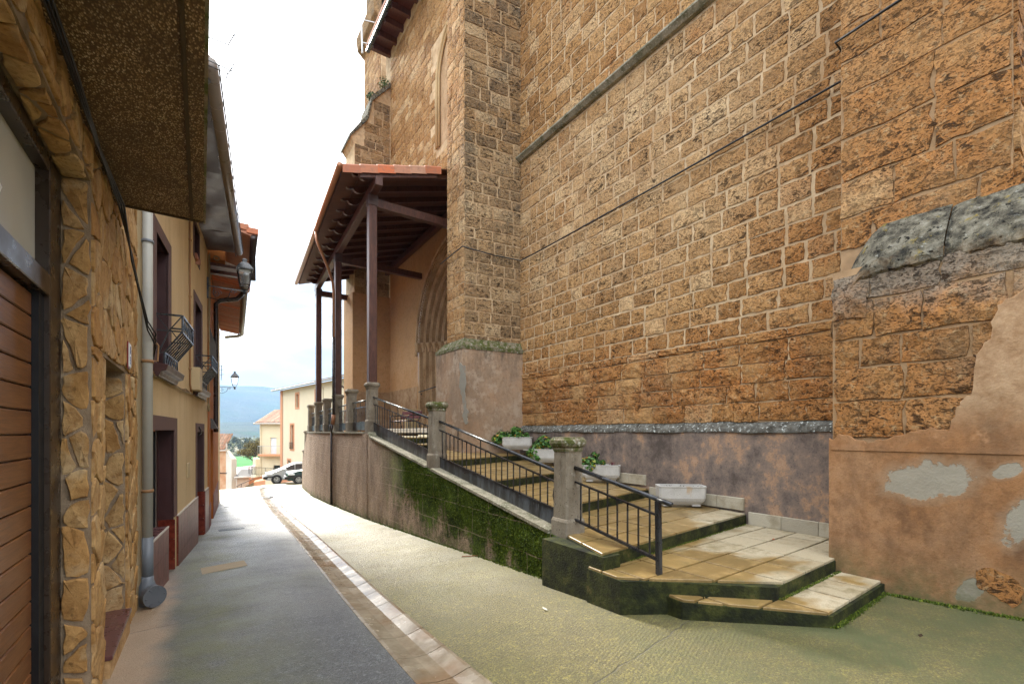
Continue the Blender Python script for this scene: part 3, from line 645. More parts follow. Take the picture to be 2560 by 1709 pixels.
# -- nave wall, bay between the two near buttresses
WX = 7.47
nave = B('nave_wall', MB().box(WX, WX+.8, .96, 12.2, -.5, 17.5), 'lime_mortar', church)
block_wall(nave, (WX, 2.36), math.pi/2, 8.2, 1.86, 3.3, (.30, .36), (.4, .85), 'church_stone', .034, .012, 1)
block_wall(nave, (WX, 2.36), math.pi/2, 8.2, 3.3, 9.24, (.30, .36), (.30, .68), 'church_stone', .017, .040, 0)
block_wall(nave, (WX, 2.36), math.pi/2, 8.2, 9.46, 17.4, (.32, .40), (.36, .75), 'church_stone', .017, .036, 0)
mb = MB().prism([(0, 9.28), (-.08, 9.29), (-.17, 9.37), (-.17, 9.41), (-.02, 9.46), (0, 9.46)], lambda a, b, c: (WX+a, c, b), 2.3, 10.56)
B('string_course', mb, 'coping_stone', church, bevel=.01)
# -- plinth of the nave wall: blotched plaster under a lichen-grown ledge
B('plinth', MB().box(7.36, WX+.001, 2.3, 10.6, -.2, 1.70), 'plinth_plaster', church)
def wob(a): return math.sin(a*3.1)*.012+math.sin(a*7.7)*.008
mb = MB().grid(lambda a, b: ((7.33, 7.33+.0, 7.345, 7.40, WX)[round(b*4)] + wob(a*8.3)*(0 if b == 1 else 1), 2.3+a*8.3, (1.685, 1.70, 1.755, 1.80, 1.86)[round(b*4)]+wob(a*9+2)*.8), 50, 4)
B('plinth_ledge', mb, 'ledge_lichen', church, True)
# -- middle buttress
bi = Vector((WX, 10.50)); bo = Vector((5.77, 10.73)); dv = bo-bi; brz = math.atan2(dv.y, dv.x); bl_ = dv.length
mb = MB().prism([(7.5, 10.53), (5.80, 10.76), (5.80, 11.80), (7.5, 11.80)], lambda a, b, c: (a, b, c), 1.5, 17.5)
butt = B('buttress', mb, 'lime_mortar', church)
block_wall(butt, (7.47, 10.53), brz, bl_-.005, 4.02, 17.4, (.28, .37), (.32, .72), 'buttress_stone', .016, .038, 0)
block_wall(butt, (5.80, 10.75), math.pi/2, 1.05, 4.05, 17.4, (.28, .37), (.30, .60), 'church_stone', .016, .02, 0)
mb = MB(); zt = 3.93
pb = [(7.55, 10.40), (5.64, 10.60), (5.60, 12.15), (7.55, 12.15)]; pt = [(7.55, 10.50), (5.76, 10.71), (5.76, 11.9), (7.55, 11.9)]
mb.add([(x, y, .3) for x, y in pb]+[(x, y, zt) for x, y in pb]+[(x, y, zt+.22) for x, y in pt],
       [(3, 2, 1, 0)]+[(i, (i+1) % 4, (i+1) % 4+4, i+4) for i in range(4)]+[(8, 9, 10, 11)]+[(i+4, (i+1) % 4+4, (i+1) % 4+8, i+8) for i in range(4)])
B('buttress_base', mb, 'block_plaster', church, bevel=.035, seg=3)
mb = MB(); o = .012                                # mossy weathering on its shoulder
pb2 = [(7.5, 10.39), (5.625, 10.588), (5.588, 12.15)]; 
mb.add([(x, y, zt-.05) for x, y in pb2]+[(x, y, zt+.04) for x, y in pb2]+[(7.5, 10.50, zt+.25), (5.75, 10.70, zt+.25), (5.75, 11.9, zt+.25)], [(0, 1, 4, 3), (1, 2, 5, 4), (3, 4, 7, 6), (4, 5, 8, 7)])
B('mossy_shoulder', mb, 'moss_cap', church)
def patch(name, pts, x, mat, th=.012, parent=church, face='x'):
    ps = []
    for (u, v), (u2, v2) in zip(pts, pts[1:]+pts[:1]):       # rough outline
        for k in range(4):
            t = k/4; jj = .9 if k else .2
            q = atX(u+(u2-u)*t+R.uniform(-4, 4)*jj, v+(v2-v)*t+R.uniform(-4, 4)*jj, x); ps.append((q.y, q.z))
    mb = MB().prism(ps, lambda a, b, c: (c, a, b), x-th, x+.003)
    return B(name, mb, mat, parent)
patch('mortar_patch', [(1150, 905), (1164, 920), (1166, 1000), (1172, 1040), (1168, 1060), (1160, 1050), (1156, 990), (1150, 960)], 5.612, 'grey_patch', .012)
# -- near buttress: upper stage, grey weathering, lower stage half covered with plaster
nb = B('buttress', MB().box(6.64, 7.8, .93, 2.40, 3.6, 17), 'foot_mortar', church)
block_wall(nb, (6.64, .93), math.pi/2, 1.47, 3.95, 16.8, (.40, .56), (.5, .95), 'rubble_stone', .022, .012, 1)
block_wall(nb, (7.8, .93), math.pi, 1.16, 3.95, 16.8, (.40, .56), (.4, .7), 'rubble_stone', .05, .012, 1)
lb = B('buttress_foot', MB().box(6.29, 7.8, -2.4, 2.36, -.4, 3.6), 'foot_mortar', church)
block_wall(lb, (6.29, -2.4), math.pi/2, 4.74, 1.62, 3.52, (.30, .44), (.32, .75), 'rubble_stone', .028, .012, 1)
WB = [-2.4, .1, 1.36, 2.40]
for k_ in range(3):
    ya_, yb_ = WB[k_]+.002, WB[k_+1]-.002; off_ = (.0, .014, -.010, .006)[k_]
    def wf(a, b):
        y = ya_+(yb_-ya_)*a; r = random.Random(int(a*400)*17+round(b*8)+k_*999); e_ = 0 if a in (0, 1) else 1; j = r.uniform(-.022, .022)*e_
        prof = [(6.30, 3.44), (6.252, 3.49), (6.246, 3.56), (6.275, 3.64), (6.35, 3.78), (6.44, 3.91), (6.54, 4.05), (6.62, 4.13), (6.8, 4.15)]
        x, z = prof[round(b*8)]; drop = .62*max(0, (y-1.95)/.45)**1.6 if y > 1.95 else 0
        return (x+off_+j+(.015 if a in (0, 1) else 0)+drop*.12, y+j*.4, z+j*.8-drop)
    B('weathering_stone', MB().grid(wf, max(6, int((yb_-ya_)*16)), 8), 'lichen_stone', church, False)
block_wall(lb, (6.29, 2.0), math.pi/2, .36, 3.0, 3.42, (.2, .42), (.3, .4), 'rubble_stone', .07, .012, 1)
# plaster skirt with a broken upper edge
top = [(2.385, 1.62), (2.2, 1.66), (1.95, 1.58), (1.7, 1.66), (1.5, 1.72), (1.32, 1.70), (1.26, 1.95), (1.16, 2.05), (1.12, 2.45), (1.02, 2.62), (.98, 2.9), (.80, 3.02), (.55, 3.2), (.2, 3.1), (-.4, 3.25), (-2.4, 3.3)]
tp = []
for (a, b), (c, d) in zip(top, top[1:]):
    for k in range(5): t = k/5; tp.append((a+(c-a)*t+R.uniform(-.02, .02)*(k > 0), b+(d-b)*t+R.uniform(-.03, .03)*(k > 0)))
tp.append(top[-1]); tp[0] = (2.385, 1.62)
mb = MB().prism([(2.385, -.4)]+tp+[(-2.4, -.4)], lambda a, b, c: (c, a, b), 6.24, 6.30)
B('plaster_skirt', mb, 'pink_plaster', church, bevel=.008)
mb = MB().prism([(2.36, 1.48), (2.36, 1.54), (-2.4, 1.56), (-2.4, 1.50)], lambda a, b, c: (c, a, b), 6.228, 6.241); B('plaster_ridge', mb, 'pink_plaster', church)
patch('bare_patch', [(2440, 1425), (2475, 1418), (2530, 1440), (2560, 1470), (2555, 1505), (2530, 1518), (2480, 1485), (2445, 1468)], 6.2395, 'rubble_stone', .004)
# -- portal bay
PX = 7.6; PY = 15.25; ZS = 5.3
def arch(wd, h=None, z0=1.68, n=14):
    h = h or wd*1.2; Rr = (wd*wd+h*h)/(2*wd); a1 = math.acos(max(-1, min(1, (Rr-wd)/Rr)))
    L = [(PY-wd, z0)]
    for i in range(n+1):
        a = a1*i/n; L.append((PY-wd+Rr-Rr*math.cos(a), ZS+Rr*math.sin(a)))
    Rt = [(2*PY-y, z) for y, z in reversed(L[:-1])]
    return L+Rt
a0 = arch(3.0)
B('portal_wall', wsheet([(11.7, 1.5)]+[(y, max(z, 1.5) if i not in (0, len(a0)-1) else 1.5) for i, (y, z) in enumerate(a0)]+[(21.75, 1.5), (21.75, 10.2), (11.7, 10.2)], PX), 'porch_plaster', church)
B('plaster_band', MB().box(PX-.022, PX+.05, 18.35, 21.7, 1.6, 3.62), 'pink_plaster', church)
port = B('portal', MB().box(8.75, 8.9, 11.8, 18.8, 1.5, 10), 'porch_wood', church)
ws = [3.0, 2.84, 2.62, 2.40, 2.18, 1.96, 1.74]
for k in range(6):
    A, Bq = arch(ws[k]), arch(ws[k+1]); x = PX+.004+.17*k; x2 = PX+.004+.17*(k+1); mb = MB()
    for i in range(len(A)-1): mb.quad((x, *A[i]), (x, *A[i+1]), (x, *Bq[i+1]), (x, *Bq[i]))
    for i in range(len(A)-1): mb.quad((x, *Bq[i]), (x, *Bq[i+1]), (x2, *Bq[i+1]), (x2, *Bq[i]))
    B('archivolt', mb, 'portal_stone', port)
    if k > 0:
        mb = MB().tube([(x+.01, y+( .03 if y < PY else -.03), z) for y, z in arch(ws[k]-.07, z0=2.4)], .062, 8); B('roll_moulding', mb, 'portal_stone', port, True)
    for sgn in (1, -1):
        yk = PY+sgn*(ws[k]-.07)
        B('capital', MB().ring(x-.01, yk, [(.085, 5.05), (.075, 5.12), (.10, 5.26), (.145, 5.34), (.15, 5.42), (.12, 5.44)], .3), 'portal_stone', port)
        B('column_base', MB().ring(x-.01, yk, [(.14, 1.68), (.14, 2.28), (.11, 2.36), (.08, 2.44)], .3), 'portal_stone', port)
mb = MB(); zz = arch(2.93, n=22)                      # row of carved leaves round the outer order
for i in range(24, len(zz)-1):
    for t in (.0, .5):
        y = zz[i][0]*(1-t)+zz[i+1][0]*t; z = zz[i][1]*(1-t)+zz[i+1][1]*t
        if z > 5.4: mb.ring(0, 0, [(.0, -.001), (.0, 0)], .2) if False else mb.box(PX-.05, PX+.02, y-.05, y+.05, z-.035, z+.035)
B('leaf_carving', mb, 'portal_stone', port)
mb = MB().tube([(PX-.05, y, z) for y, z in arch(3.07, z0=4.9)], .06, 8); B('hood_mould', mb, 'portal_stone', port, True)
B('portal_plinth', MB().box(7.12, PX+.1, 18.05, 18.55, 1.6, 2.62), 'tan_ashlar', church, bevel=.015)
B('landing_step', MB().box(5.7, 8.7, 12.3, 18.0, 1.6, 1.80), 'pale_slab', church, bevel=.01)
# upper wall of the portal bay with its tall window
up = B('upper_wall', MB().box(PX+.05, PX+.9, 11.7, 22.5, 9.4, 21), 'lime_mortar', church)
def inwin(u0, u1, z0, z1): 
    y0, y1 = 11.8+u0, 11.8+u1; return y1 > 14.15 and y0 < 16.4 and z1 > 12.7 and z0 < 16.9
block_wall(up, (PX+.05, 11.8), math.pi/2, 10.0, 9.9, 19.9, (.32, .40), (.45, .85), 'church_stone', .018, .028, 0, inwin)
def warch(wd, sill=12.75, spring=15.2, h=1.7, n=10):
    Rr = (wd*wd+h*h)/(2*wd); a1 = math.acos(max(-1, min(1, (Rr-wd)/Rr))); L = [(15.28-wd, sill)]
    for i in range(n+1): a = a1*i/n; L.append((15.28-wd+Rr-Rr*math.cos(a), spring+Rr*math.sin(a)))
    return L+[(30.56-y, z) for y, z in reversed(L[:-1])]
wn = B('window', MB().add([(PX+.045, y, z) for y, z in warch(1.0)], [tuple(range(len(warch(1.0))))]), 'portal_stone', church)
for k, (wd, r) in enumerate(((1.0, .06), (.88, .045), (1.14, .05))):
    B('window_moulding', MB().tube([(PX-.01-(.03 if k == 0 else 0), y, z) for y, z in warch(wd, h=1.7+wd-1)], r, 8), 'tan_ashlar', wn, True)
# return pier of the portal bay, plastered below, and its buttress with sloping head
B('pier', MB().box(5.80, 7.9, 21.72, 23.3, .2, 8.2), 'porch_plaster', church)
B('pier_band', MB().box(5.74, 7.598, 21.685, 21.72, .2, 3.58), 'pink_plaster', church)
fb = B('buttress', MB().prism([(5.90, 8.2), (5.90, 15.2), (5.72, 15.45), (6.5, 16.6), (6.72, 17.6), (7.6, 18.6), (7.9, 18.6), (7.9, 8.2)], lambda a, b, c: (a, c, b), 21.78, 23.3), 'lime_mortar', church)
block_wall(fb, (7.6, 21.78), math.pi, 1.70, 8.2, 15.2, (.32, .40), (.4, .8), 'buttress_stone', .018, .028, 0)
block_wall(fb, (7.6, 21.78), math.pi, 1.25, 15.2, 16.4, (.32, .40), (.4, .7), 'buttress_stone', .018, .028, 0)
block_wall(fb, (7.6, 21.78), math.pi, .8, 16.4, 17.6, (.32, .40), (.4, .6), 'buttress_stone', .018, .028, 0)
B('weathering_stone', MB().prism([(5.68, 15.40), (5.66, 15.52), (6.48, 16.72), (6.70, 17.72), (7.6, 18.72), (7.6, 18.5), (6.74, 17.5), (6.52, 16.5)], lambda a, b, c: (a, c, b), 21.70, 23.36), 'lichen_stone', church)
# nave beyond, and the tower
fw = B('far_wall', MB().box(7.66, 9, 23.2, 26.2, 5, 24), 'lime_mortar', church)
block_wall(fw, (7.66, 23.3), math.pi/2, 2.9, 8.0, 23.0, (.34, .42), (.5, .9), 'church_stone', .018, .028, 0)
tw = B('tower', MB().box(7.75, 14, 23.2, 26.15, 24, 40), 'lime_mortar', church)
block_wall(tw, (7.75, 23.3), math.pi/2, 2.8, 24.3, 39, (.42, .5), (.6, 1.1), 'buttress_stone', .03, .018, 0)
B('tower_cornice', MB().prism([(7.7, 22.9), (7.30, 23.25), (7.22, 23.9), (7.55, 24.35), (7.9, 24.4), (7.9, 22.9)], lambda a, b, c: (a, c, b), 23.2, 26.35), 'buttress_stone', church, bevel=.05)
# eave of the nave roof with rafters, brackets and gutter
B('eave_board', MB().box(6.75, 7.7, 12.0, 22.3, 20.35, 20.45), 'porch_wood', church)
rm = MB().bar((6.8, 0, 20.2), (7.66, 0, 20.2), .16, .26).me('eave_rafter', 'porch_wood', (7.5, 10, 0))
for i in range(12):
    o = link('eave_rafter', rm, church); o.location = (0, 12.4+i*.86, 0)
B('eave_gutter', MB().tube([(6.7, 12, 20.28), (6.7, 22.35, 20.28)], .11, 10), 'gutter_dark', church, True)
B('roof_slope', MB().box(6.62, 9.5, 12, 22.4, 20.45, 20.6), 'clay_tile', church)
ld = thing('roof_ladder', 'light metal ladder section hanging past the dark gutter of the church roof', 'ladder', (6.5, 22.3, 19.5))
for dx in (0, ): B('rail', MB().bar((6.42, 22.3, 20.0), (6.30, 22.2, 22.4), .06), 'galvanised', ld)
for z in (20.5, 21.6): B('rung', MB().bar((6.4, 22.28, z), (6.95, 22.1, z), .035), 'galvanised', ld)
# weeds on the buttress head
def leaf_cloud(mb, c, rad, n, size, rnd, flat=1.0, hexa=False):
    for _ in range(n):
        d = Vector((rnd.gauss(0, 1), rnd.gauss(0, 1), rnd.gauss(0, 1)*flat)).normalized(); p = Vector(c)+Vector((d.x*rad[0], d.y*rad[1], d.z*rad[2]))*(rnd.random()**.4)
        nrm = (d+Vector((rnd.uniform(-.6, .6), rnd.uniform(-.6, .6), rnd.uniform(0, 1.2)))).normalized(); u = nrm.orthogonal().normalized(); v = nrm.cross(u)
        a0_ = rnd.uniform(0, 6.28); s = size*rnd.uniform(.6, 1.25); k = 6 if hexa else 4
        vs = [p + (u*math.cos(a0_+6.283*i/k)+v*math.sin(a0_+6.283*i/k))*s*(1 if not (hexa and i == 0) else .45) + (nrm*s*.18 if i % 2 else Vector((0, 0, 0))) for i in range(k)]
        mb.add(vs, [tuple(range(k))])
for (x, y, z, s, lab) in ((7.5, 22.2, 18.9, .32, 'grey-green weed tuft growing at the top of the far buttress head'), (6.75, 22.0, 17.85, .22, 'small weed tuft growing lower on the far buttress head')):
    mb = MB(); leaf_cloud(mb, (x, y, z), (s, s, s), 160, .05, R); solo('weed_tuft', mb, 'weed_leaf', lab, 'weed', base=(x, y, z-s))
# cables of the church wall
mb = MB(); pts = [(5.66, 12.0, 6.50), (5.70, 10.70, 6.60), (6.6, 10.58, 6.52), (7.40, 10.44, 6.50), (7.385, 9.5, 6.48), (7.385, 6, 6.52), (7.385, 3.2, 6.58), (7.39, 2.45, 6.60), (6.9, 2.45, 6.58), (6.55, 2.43, 6.56), (6.535, 1.8, 6.58), (6.53, .93, 6.62)]
mb.tube(pts, .016, 6); solo('wall_cable', mb, 'black_cable', 'black cable running along the church wall and round its buttresses', 'cable', smooth=True)

# ---- turn the pooled blocks into parts
POOL.sort(key=lambda q: -q[0])
NBIG = 330
for a, par, c, (l, d, h), rz, kind, mat in POOL[:NBIG]:
    o = bpy.data.objects.new('stone_block', ub_mesh(kind, R.randrange(8), mat)); COL.objects.link(o)
    o.parent = par; o.location = c-ORG[par.name]; o.rotation_euler = (0, 0, rz); o.scale = (l*R.choice((-1, 1)), d, h*R.choice((-1, 1)))
mbs = {}
for a, par, c, (l, d, h), rz, kind, mat in POOL[NBIG:]:
    mb = mbs.setdefault(mat, MB()); ub = UB[kind][R.randrange(8)]; cs, sn = math.cos(rz), math.sin(rz)
    mb.add([(c.x+x*l*cs-y*d*sn, c.y+x*l*sn+y*d*cs, c.z+z*h) for x, y, z in ub.v], ub.f)
jm = bpy.data.meshes.new('remaining_stone_blocks'); allm = MB(); mi = []
for i, (mat, mb) in enumerate(mbs.items()): allm.add(mb.v, mb.f); mi += [i]*len(mb.f); 
ob = B('remaining_stone_blocks', allm, None, church); 
for mat in mbs: ob.data.materials.append(MAT[mat])
ob.data.polygons.foreach_set('material_index', mi); tag(ob, kind='stuff')

# ================================================================== STAIRS, RETAINING WALL, PILLARS, RAILINGS
def clip(poly, a, b, c):          # keep a*x+b*y+c >= 0
    o = []
    for p, q in zip(poly, poly[1:]+poly[:1]):
        dp, dq = a*p[0]+b*p[1]+c, a*q[0]+b*q[1]+c
        if dp >= 0: o.append(p)
        if dp*dq < 0: t = dp/(dp-dq); o.append((p[0]+(q[0]-p[0])*t, p[1]+(q[1]-p[1])*t))
    return o
def clip_poly(poly, conv):
    area = sum(p[0]*q[1]-q[0]*p[1] for p, q in zip(conv, conv[1:]+conv[:1]))
    sg = 1 if area > 0 else -1
    for p, q in zip(conv, conv[1:]+conv[:1]):
        ex, ey = (q[0]-p[0])*sg, (q[1]-p[1])*sg
        poly = clip(poly, -ey, ex, ey*p[0]-ex*p[1])
        if len(poly) < 3: return []
    return poly
def parea(p): return abs(sum(a[0]*b[1]-b[0]*a[1] for a, b in zip(p, p[1:]+p[:1])))/2
def shrink(poly, d):
    n = len(poly); ar = sum(p[0]*q[1]-q[0]*p[1] for p, q in zip(poly, poly[1:]+poly[:1])); sg = 1 if ar > 0 else -1
    o = list(poly)
    for p, q in zip(poly, poly[1:]+poly[:1]):
        ex, ey = (q[0]-p[0])*sg, (q[1]-p[1])*sg; L = math.hypot(ex, ey)
        if L < 1e-5: continue
        o = clip(o, -ey/L, ex/L, (ey*p[0]-ex*p[1])/L-d)
        if len(o) < 3: return []
    return o
stair = thing('staircase', 'broad staircase of damp ochre stone tiles climbing beside the church wall', 'staircase', (5.5, 4, 0))
def step(poly, zf, z_bottom, tile_org, rot=0.04, tw=.54, td=.45, th=.035, riser='riser_moss'):
    body = MB(); n = len(poly)
    body.add([(x, y, z_bottom) for x, y in poly]+[(x, y, zf(x, y)-.026) for x, y in poly], [tuple(reversed(range(n))), tuple(range(n, 2*n))]+[(i, (i+1) % n, (i+1) % n+n, i+n) for i in range(n)])
    st = B('step', body, riser, stair)
    x0, y0 = tile_org; cr, sr = math.cos(rot), math.sin(rot)
    for i in range(-3, 14):
        for j in range(-4, 12):
            cell = [(i*tw, j*td), ((i+1)*tw, j*td), ((i+1)*tw, (j+1)*td), (i*tw, (j+1)*td)]
            cell = [(x0+a*cr-b*sr, y0+a*sr+b*cr) for a, b in cell]
            p = clip_poly(cell, poly)
            if len(p) < 3 or parea(p) < .012: continue
            p = shrink(p, .013)
            if len(p) < 3: continue
            dz = R.uniform(-.0025, .0025)
            mb = MB().prism(p, lambda a, b, c: (a, b, zf(a, b)+c), -.04, dz)
            B('tile', mb, 'step_tile', st, bevel=.004, seg=1)
    return st
LX, RXW = 4.06, 7.36
def lin(p, q, x): return p[1]+(q[1]-p[1])*(x-p[0])/(q[0]-p[0])
FR = [  # front edge (left point, right point), z at the edge
    (((3.58, 3.56), (7.6, 4.02)), .36), (((5.15, 5.44), (8.0, 6.12)), .56), (((4.55, 7.15), (6.4, 7.68)), .80),
    (((4.69, 9.08), (7.36, 10.2)), 1.08), (((4.06, 10.85), (5.64, 11.5)), 1.36), (((4.06, 11.9), (5.64, 12.4)), 1.53), (((4.06, 12.75), (5.64, 13.2)), 1.68)]
step([(3.93, 3.15), (3.91, 2.76), (4.74, 1.78), (6.24, 1.84), (6.24, 2.55), (4.6, 2.9)], lambda x, y: .043, -.35, (4.74, 1.80))
p2 = [(3.57, 3.75), (3.55, 3.24), (3.88, 2.98), (4.67, 2.23), (6.24, 2.31), (7.36, 2.38), (7.36, 4.1)]
step(p2, lambda x, y: .19, -.35, (4.86, 2.23))
for k in range(len(FR)-1):
    (f0, f1), zk = FR[k]; (g0, g1), zn = FR[k+1]
    lx = 3.60 if k == 0 else LX
    rx = RXW if k < 4 else 5.63
    yl, yr = lin(f0, f1, lx), lin(f0, f1, rx); ul, ur = lin(g0, g1, lx), lin(g0, g1, min(rx, 5.63) if k >= 3 else rx)
    if k == 0: poly = [(3.62, yl), (rx, yr), (rx, ur+.06), (LX, lin(g0, g1, LX)+.06)]
    elif k == 3: poly = [(lx, yl), (7.36, yr), (7.36, 10.45), (5.63, 10.66), (lx, 10.82)]
    else: poly = [(lx, yl), (rx, yr), (rx, ur+.06), (lx, ul+.06)]
    my = max(.4, (ul-yl)); rise = max(0, (zn-zk-.165))
    def zf(x, y, zk=zk, f0=f0, f1=f1, my=my, rise=rise): return zk+rise*max(0, min(1, (y-lin(f0, f1, x))/my))
    a = math.atan2(f1[1]-f0[1], f1[0]-f0[0])
    step(poly, zf, -.6, (lx, yl), a)
    if k == 3: step([(lx, 10.82), (5.63, 10.66), (5.63, 11.56), (lx, 10.91)], zf, -.6, (lx, yl), a)
# skirting tiles along the church wall, one run per step
for (y0, y1, z) in ((2.42, 3.95, .19), (4.02, 5.93, .40), (6.02, 7.9, .62), (8.0, 9.9, .90)):
    n = max(2, round((y1-y0)/.47)); l = (y1-y0)/n
    for i in range(n):
        B('skirting_tile', MB().box(7.325, 7.375, y0+i*l+.003, y0+(i+1)*l-.003, z+.001, z+.205+R.uniform(-.003, .003)), 'skirting_tile', stair, bevel=.006, seg=1)

# retaining wall: one thing, outer face follows the curve of the street
RW = [(3.0, 3.82), (12.4, 3.80), (18.2, 4.02), (22, 4.22), (25, 4.48), (28, 4.80), (30.5, 5.1), (33, 5.55), (35, 6.3)]
def rx_(y): return lerp_path(RW, y)
def rtop(y):
    if y < 12.6: return .34+.152*(y-4.66) if y < 12.6 else 1.64
    if y < 25.8: return 1.64
    return max(-1.6, 1.64-(y-25.8)*.42)
rw = thing('retaining_wall', 'curved rough-cast retaining wall with green moss under its coping', 'wall', (4, 12, -.7))
ys = [3.75+i*.35 for i in range(90)]; ys = [y for y in ys if y <= 35] + [35]
mb = MB()
for i, y in enumerate(ys):
    zt_ = rtop(y); zb = gz(y)-.3; x = rx_(y)
    for j in range(7): 
        z = zb+(zt_-zb)*j/6; mb.v.append((x+.012*math.sin(y*5+j)*.6, y, z))
    mb.v.append((x+.36, y, zt_)); mb.v.append((x+.36, y, zb))
for i in range(len(ys)-1):
    for j in range(8): a = i*9+j; mb.f.append((a, a+9, a+10, a+1))
mb.f.append(tuple(range(8, -1, -1)))
B('wall_body', mb, 'roughcast_wall', rw)
for (ya, yb, nm) in ((4.72, 8.45, 0), (8.75, 12.65, 1), (13.1, 25.8, 2)):       # coping
    mb = MB(); n = 24
    for i in range(n+1):
        y = ya+(yb-ya)*i/n; x = rx_(y); z = rtop(y)
        mb.v += [(x-.03, y, z), (x-.03, y, z+.045), (x+.42, y, z+.05), (x+.42, y, z)]
    for i in range(n):
        for j in range(4): a = i*4+j; b = i*4+(j+1) % 4; mb.f.append((a, b, b+4, a+4))
    mb.f += [(3, 2, 1, 0), tuple(n*4+j for j in range(4))]
    B('coping', mb, 'coping_stone', rw)
for y, wd in ((13.0, .20), (17.9, .16)):       # shallow pilaster strips under the pillars
    x = rx_(y); B('pilaster_strip', MB().box(x-.022, x+.05, y-wd, y+wd, gz(y)-.2, rtop(y-wd)-.01), 'roughcast_wall', rw)
# mossy stub below the first steps
B('step_stub', MB().prism([(3.60, 3.52), (3.60, 4.6), (3.86, 4.6), (3.86, 3.52)], lambda a, b, c: (a, b, c), -.5, .33), 'riser_moss', stair)
# platform behind it
mb = MB(); yp = [12.75+i*.9 for i in range(15)]
for y in yp: mb.v += [(rx_(y)+.30, y, 1.665), (7.62, y, 1.665)]
for i in range(len(yp)-1): mb.f.append((2*i, 2*i+1, 2*i+3, 2*i+2))
struct('platform', mb, 'slab_pale_tan')

# pillars
PIL = [(4.0, 4.56, .20, 'mossy'), (4.0, 8.62, .88, ''), (4.0, 12.95, 1.66, ''), (4.08, 15.4, 1.66, ''), (4.24, 17.9, 1.66, ''), (4.38, 20.3, 1.66, ''), (4.52, 22.75, 1.66, ''), (4.72, 25.6, 1.66, ''), (5.0, 28.2, .32, ''), (5.25, 30.2, -.85, '')]
PLAB = ['lichen-capped grey stone pillar at the foot of the staircase railing', 'grey stone pillar standing halfway up the staircase railing', 'grey stone pillar carrying the nearest wooden porch post',
        'bare-topped stone pillar between the nearest and middle porch posts', 'stone pillar carrying the middle porch post', 'stone pillar between the middle and farthest porch posts', 'stone pillar carrying the farthest porch post', 'stone pillar at the far corner of the platform with moss on its side', 'lower stone pillar beyond the platform where the wall steps down', 'lowest and farthest stone pillar of the wall, beside the parked cars']
def pillar(i, x, y, z):
    t = thing('stone_pillar', PLAB[i], 'pillar', (x, y, z), 'stone pillars of the railing')
    B('base', MB().ring(x, y, [(.165, z-.05), (.165, z+.33), (.15, z+.37)], .12), 'pillar_stone', t, bevel=.006, seg=1)
    B('shaft', MB().ring(x, y, [(.145, z+.37), (.145, z+.40), (.138, z+1.22), (.142, z+1.24)], .16), 'pillar_stone', t)
    B('capital', MB().ring(x, y, [(.148, z+1.24), (.155, z+1.27), (.15, z+1.285), (.175, z+1.31), (.19, z+1.345), (.188, z+1.385), (.165, z+1.41), (.16, z+1.425)], .2), 'moss_cap' if i in (0, 1) else 'pillar_stone', t)
    for sx, sy in ((-1, 0), (0, -1)):       # lancet carved on the sides
        w = .055; d = .1405
        pr = [(-w, .42), (-w*.3, 1.0), (0, 1.15), (w*.3, 1.0), (w, .42)]
        for (a, b), (c, e) in zip(pr, pr[1:]):
            pass
        fn = (lambda a, b, c: (x-c, y+a, z+b)) if sx else (lambda a, b, c: (x+a, y-c, z+b))
        B('carved_lancet', MB().prism(pr, fn, d-.02, d+.004), 'pillar_stone', t)
for i, (x, y, z, _) in enumerate(PIL): pillar(i, x, y, z)

# railings between the pillars
def railing(p, q, lab, hz=.0, nbal=14, tall=4, plate=True, n_leg=3, group='iron railings'):
    # p, q: (x, y, z_handrail, z_midrail, z_platetop, z_platebottom)
    t = thing('iron_railing', lab, 'railing', ((p[0]+q[0])/2, (p[1]+q[1])/2, (p[5]+q[5])/2), group)
    P = lambda s, k: Vector((p[0]+(q[0]-p[0])*s, p[1]+(q[1]-p[1])*s, p[k]+(q[k]-p[k])*s))
    B('handrail', MB().tube([P(0, 2), P(1, 2)], .026, 10), 'black_iron', t, True)
    B('middle_rail', MB().bar(P(0, 3), P(1, 3), .028, .022), 'black_iron', t)
    if plate:
        a, b, c, d = P(0, 4), P(1, 4), P(1, 5), P(0, 5); nrm = (b-a).cross(Vector((0, 0, 1))).normalized()*.006
        mb = MB().add([a-nrm, b-nrm, c-nrm, d-nrm, a+nrm, b+nrm, c+nrm, d+nrm], [(0, 1, 2, 3), (7, 6, 5, 4), (0, 4, 5, 1), (1, 5, 6, 2), (2, 6, 7, 3), (3, 7, 4, 0)])
        B('plate', mb, 'plate_iron', t)
        B('lower_rail', MB().bar(P(0, 4), P(1, 4), .034, .024), 'black_iron', t)
        for i in range(n_leg): s = (i+.6)/n_leg; B('foot', MB().bar(P(s, 5), P(s, 5)-Vector((0, 0, .09)), .016), 'black_iron', t)
    else:
        B('lower_rail', MB().bar(P(0, 4), P(1, 4), .034, .03), 'black_iron', t)
    for i in range(nbal):
        s = (i+.7)/(nbal+.4); top = P(s, 2) if i % tall == tall-1 else P(s, 3)
        bot = P(s, 4)
        if lab.startswith('middle') and i == nbal-1: B('baluster', MB().tube([bot, (bot+top)/2+Vector((0, .05, 0)), top], .008, 5), 'black_iron', t)
        else: B('baluster', MB().bar(bot, top, .015), 'black_iron', t)
    return t
railing((4.0, 12.80, 2.66, 2.47, 1.95, 1.64), (4.0, 8.76, 1.94, 1.76, 1.25, .99), 'upper black iron railing of the stairs, rising to the platform', nbal=20, tall=5)
railing((4.0, 8.48, 1.90, 1.73, 1.18, .86), (4.0, 4.70, 1.14, .99, .62, .33), 'middle black iron railing of the stairs with one bent baluster', nbal=22, tall=5)
